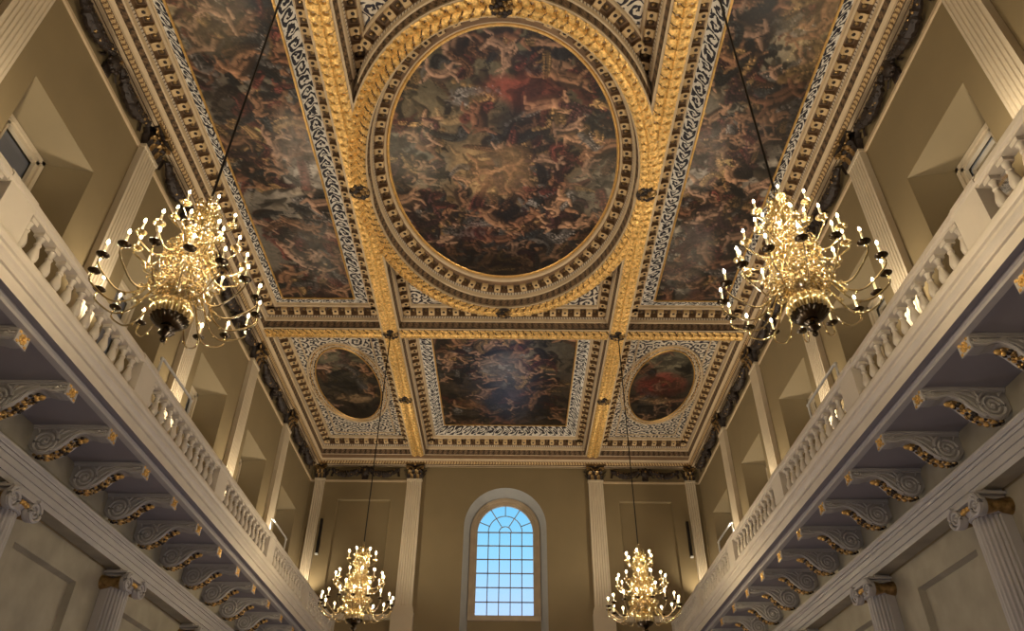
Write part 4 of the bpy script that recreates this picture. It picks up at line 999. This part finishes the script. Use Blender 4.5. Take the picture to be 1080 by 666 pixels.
def chandelier(loc, top, label):
    e = empty('brass_chandelier', loc); tag(e, label, 'chandelier', 'brass chandeliers on long chains')
    mb = MB()
    prof = [(0, -.225)]
    P = []; nn = 144
    for i in range(nn+1):
        a = 2*PI*i/nn; row = []
        for j in range(15):
            t = PI*j/14; r = .25*math.sin(t); z = -.21*math.cos(t); g_ = 1-.13*(1-abs(math.sin(9*a)))*math.sin(t)*max(0, min(1, (z+.16)/.06))
            row.append((r*g_*math.cos(a), r*g_*math.sin(a), z))
        P.append(row)
    mb.grid([r_[:6] for r_ in P], 'brass_shade'); mb.grid([r_[5:] for r_ in P], 'brass'); mb.build('ball', e, smooth=True)  # underside of the ball darkened by colour, in place of shade
    mb = MB(); mb.lathe([(.06, -.19), (.085, -.215), (.05, -.235), (.035, -.25), (.075, -.275), (.08, -.295), (.04, -.325), (.02, -.345), (.035, -.37), (.03, -.395), (0, -.42)], (0, 0, 0), 'brass_shade', 18); mb.build('finial', e, smooth=True)
    mb = MB(); mb.lathe([(.07, .18), (.10, .21), (.06, .25), (.12, .30), (.13, .34), (.07, .38), (.04, .46), (.06, .52), (.13, .58), (.14, .64), (.06, .70), (.045, .78), (.10, .86), (.11, .92), (.05, .98), (.035, 1.08), (.09, 1.16), (.10, 1.22), (.04, 1.28), (.03, 1.38), (.07, 1.46), (.075, 1.54), (.03, 1.60), (.025, 1.68), (.05, 1.74), (.05, 1.80), (.015, 1.86), (.0, 1.9)], (0, 0, 0), 'brass', 16)
    mb.build('stem', e, smooth=True)
    # scroll ornaments standing on the stem between the tiers
    for (zz, rr, cnt, sc) in ((.42, .16, 10, 1.3), (.62, .20, 12, 1.2), (1.02, .14, 10, 1.1), (1.22, .14, 10, 1.0), (1.66, .10, 8, .8), (.28, .24, 10, 1.1), (.80, .26, 12, 1.0)):
        mb = MB(); mb.tube([(rr*math.cos(2*PI*q/20), rr*math.sin(2*PI*q/20), zz) for q in range(20)], .010, 'brass', 6, closed=True)
        for i in range(cnt):
            a = 2*PI*(i+.5*(zz > .5))/cnt; sub = MB()
            curl(sub, 0, .07*sc, 1, 1, .065*sc, th=.009); curl(sub, .03*sc, -.05*sc, -1, -1, .055*sc, th=.009); sub.ball((.05*sc, 0, .14*sc), .018, 'brass', 6)
            ca, sa = math.cos(a), math.sin(a); vs = [((rr+x)*ca-y*sa, (rr+x)*sa+y*ca, zz+z) for x, y, z in sub.v]
            mb.add(vs, sub.f, 'brass')
        mb.build('scroll_ornament', e, smooth=True)
    for ti, (n_, R_, zp, z0, dip, r0) in enumerate(TIERS):
        for i in range(n_):
            a = 2*PI*(i+(.5 if ti == 1 else 0.2))/n_
            ar = link('arm', arm_m[ti][0], e, (0, 0, 0), (0, 0, a))
            for n2_, me in zip(('drip_pan', 'candle', 'bulb'), arm_m[ti][1:]): link(n2_, me, ar)
    mb = MB(); h = top-loc[2]
    mb.tube([(.03*math.cos(2*PI*i/12), 0, 1.93+.04*math.sin(2*PI*i/12)) for i in range(12)], .008, 'brass', 6, closed=True)
    mb.tube([(0, 0, 1.96), (0, 0, h)], .017, 'iron', 6)
    mb.build('chain', e, smooth=True)
    return e
CH = [((-BXC, 7.1, 5.22), 'large brass chandelier nearest the viewer, left of the great oval'), ((BXC, 7.0, 5.30), 'large brass chandelier nearest the viewer, right of the great oval'),
      ((-BXC, 20.2, 5.14), 'far brass chandelier hanging before the end wall, left of the arched window'), ((BXC, 20.15, 5.12), 'far brass chandelier hanging before the end wall, right of the arched window')]
for loc, lab in CH:
    chandelier(loc, ZS-.1, lab)

# ------------------------------------------------------------------ gallery furniture: white guard frames and floodlights
for s, nm in ((-1, 'left'), (1, 'right')):
    for (ya, yb, wh) in ((12.75, 14.45, 'nearer'), (21.5, 23.2, 'farther')):
        mb = MB(); zt_ = 8.25-6.72
        pts = [(0, ya, 0), (0, ya, zt_-.06), (0, ya+.06, zt_), (0, yb-.06, zt_), (0, yb, zt_-.06), (0, yb, 0)]
        mb.tube([(x, y-ya, z) for x, y, z in pts], .028, 'white', 8)
        for y in (0, yb-ya): mb.ball((0, y, zt_-.03), .045, 'white', 8)
        mb.tube([(0, 0, .55), (0, yb-ya, .55)], .02, 'white', 6)
        o = mb.build('guard_frame', smooth=True, loc=(s*6.84, ya, 6.72)); tag(o, f'{wh} white tubular guard frame standing behind the {nm} balustrade', 'guard frame', 'white guard frames on the galleries')
def flood(loc, aim, label):
    e = empty('floodlight_stand', loc); tag(e, label, 'floodlight', 'floodlights on the galleries')
    mb = MB(); mb.tube([(0, 0, 0), (0, 0, .62)], .018, 'white', 8)
    for a in range(3): mb.tube([(0, 0, .12), (.18*math.cos(a*2.1), .18*math.sin(a*2.1), 0.01)], .012, 'white', 6)
    mb.tube([(0, -.45, .62), (0, .45, .62)], .018, 'white', 8); mb.build('stand', e, smooth=True)
    d = (Vector(aim)-Vector(loc)).normalized()
    for y in (-.3, .3):
        M = d.to_track_quat('Z', 'Y').to_matrix().to_4x4(); mb = MB()
        mb.lathe([(0, -.10), (.05, -.09), (.065, .06), (.07, .07), (.06, .06)], (0, 0, 0), 'white', 14, M=M); h = mb.build('lamp_head', e, smooth=True, loc=(0, y, .68))
        mb = MB(); mb.lathe([(0, .055), (.06, .055)], (0, 0, 0), 'lampface', 14, M=M); mb.build('lamp_lens', h, smooth=False)
flood((6.95, 15.35, 6.72), (0, 14, 14), 'white twin floodlight stand behind the right balustrade')
flood((-6.95, 15.35, 6.72), (0, 14, 14), 'white twin floodlight stand behind the left balustrade')
flood((-6.95, 26.6, 6.72), (0, 22, 14), 'white twin floodlight stand at the far end of the left gallery')
flood((6.95, 26.6, 6.72), (0, 22, 14), 'white twin floodlight stand at the far end of the right gallery')

# ------------------------------------------------------------------ lights
def light(kind, name, loc, energy, col, aim=None, **k):
    d = bpy.data.lights.new(name, kind); d.energy = energy; d.color = col
    for a, v in k.items(): setattr(d, a, v)
    o = bpy.data.objects.new(name, d); C.objects.link(o); o.location = loc
    if aim is not None: o.rotation_euler = (Vector(aim)-Vector(loc)).to_track_quat('-Z', 'Y').to_euler()
    return o
WARM = (1, .78, .50); WARM2 = (1, .86, .66)
for loc, lab in CH:
    for dz, pw in ((.62, 22), (1.25, 14)):
        light('POINT', 'candle_glow', (loc[0], loc[1], loc[2]+dz), pw, WARM, shadow_soft_size=.35)
for s in (-1, 1):
    for y in pil_y[:6]:
        light('SPOT', 'pilaster_uplight', (s*7.5, y-.05, 8.3), 260, WARM2, aim=(s*8.38, y+.05, 11.5), spot_size=math.radians(110), spot_blend=.8, shadow_soft_size=.08)
    light('SPOT', 'corner_uplight', (s*7.7, 29.45, 8.2), 170, WARM2, aim=(s*8.1, 30.2, 11.2), spot_size=math.radians(110), spot_blend=.8, shadow_soft_size=.08)
    for y in (2.0, 8.5, 15.0, 21.5, 27.0):
        light('SPOT', 'ceiling_floodlight', (s*6.9, y, 7.75), 760, WARM2, aim=(-s*1.5, y+1.0, 14.5), spot_size=math.radians(105), spot_blend=.9, shadow_soft_size=.08)
for y in (1, 9, 17, 25):
    light('POINT', 'floor_fill', (0, y, -.7), 225, (.92, .90, 1), shadow_soft_size=.5)  # added fill for floor bounce and daylight, no actual lamp stands here

# ------------------------------------------------------------------ world: dusk sky outside the windows
w = bpy.data.worlds.new('dusk'); bpy.context.scene.world = w; w.use_nodes = True; nt = w.node_tree
bg = nt.nodes['Background']; tc = N(nt, 'ShaderNodeTexCoord'); s_ = N(nt, 'ShaderNodeSeparateXYZ'); L(nt, tc.outputs['Generated'], s_.inputs[0])
L(nt, ramp(nt, s_.outputs[2], [(0.0, (.50, .66, .95)), (0.25, (.42, .62, .95)), (0.32, (.26, .60, .88)), (0.40, (.13, .48, .78)), (1.0, (.10, .35, .65))]), bg.inputs[0]); bg.inputs[1].default_value = 1.1

# ------------------------------------------------------------------ camera
f, pit, yaw, roll, cx = 785.91, 0.6345472, -0.0013504, 0.0084550, 0.28048
cp, sp_ = math.cos(pit), math.sin(pit)
fw = Vector((math.sin(yaw)*cp, math.cos(yaw)*cp, sp_)); rt = Vector((math.cos(yaw), -math.sin(yaw), 0)); up_ = rt.cross(fw)
r2 = rt*math.cos(roll)+up_*math.sin(roll); u2 = -rt*math.sin(roll)+up_*math.cos(roll)
cd = bpy.data.cameras.new('camera'); co = bpy.data.objects.new('camera', cd); C.objects.link(co)
cd.sensor_width = 36; cd.sensor_fit = 'HORIZONTAL'; cd.lens = f/1080*36; cd.clip_end = 200; cd.clip_start = .05
Mx = Matrix((r2, u2, -fw)).transposed().to_4x4(); Mx.translation = Vector((cx, 0, 0)); co.matrix_world = Mx
sc = bpy.context.scene; sc.camera = co
sc.view_settings.view_transform = 'Standard'; sc.view_settings.look = 'None'; sc.view_settings.gamma = 1; sc.view_settings.exposure = 0.2
sc.view_settings.use_curve_mapping = False
sc.cycles.max_bounces = 6; sc.cycles.diffuse_bounces = 4; sc.cycles.sample_clamp_indirect = 6; sc.cycles.use_denoising = True
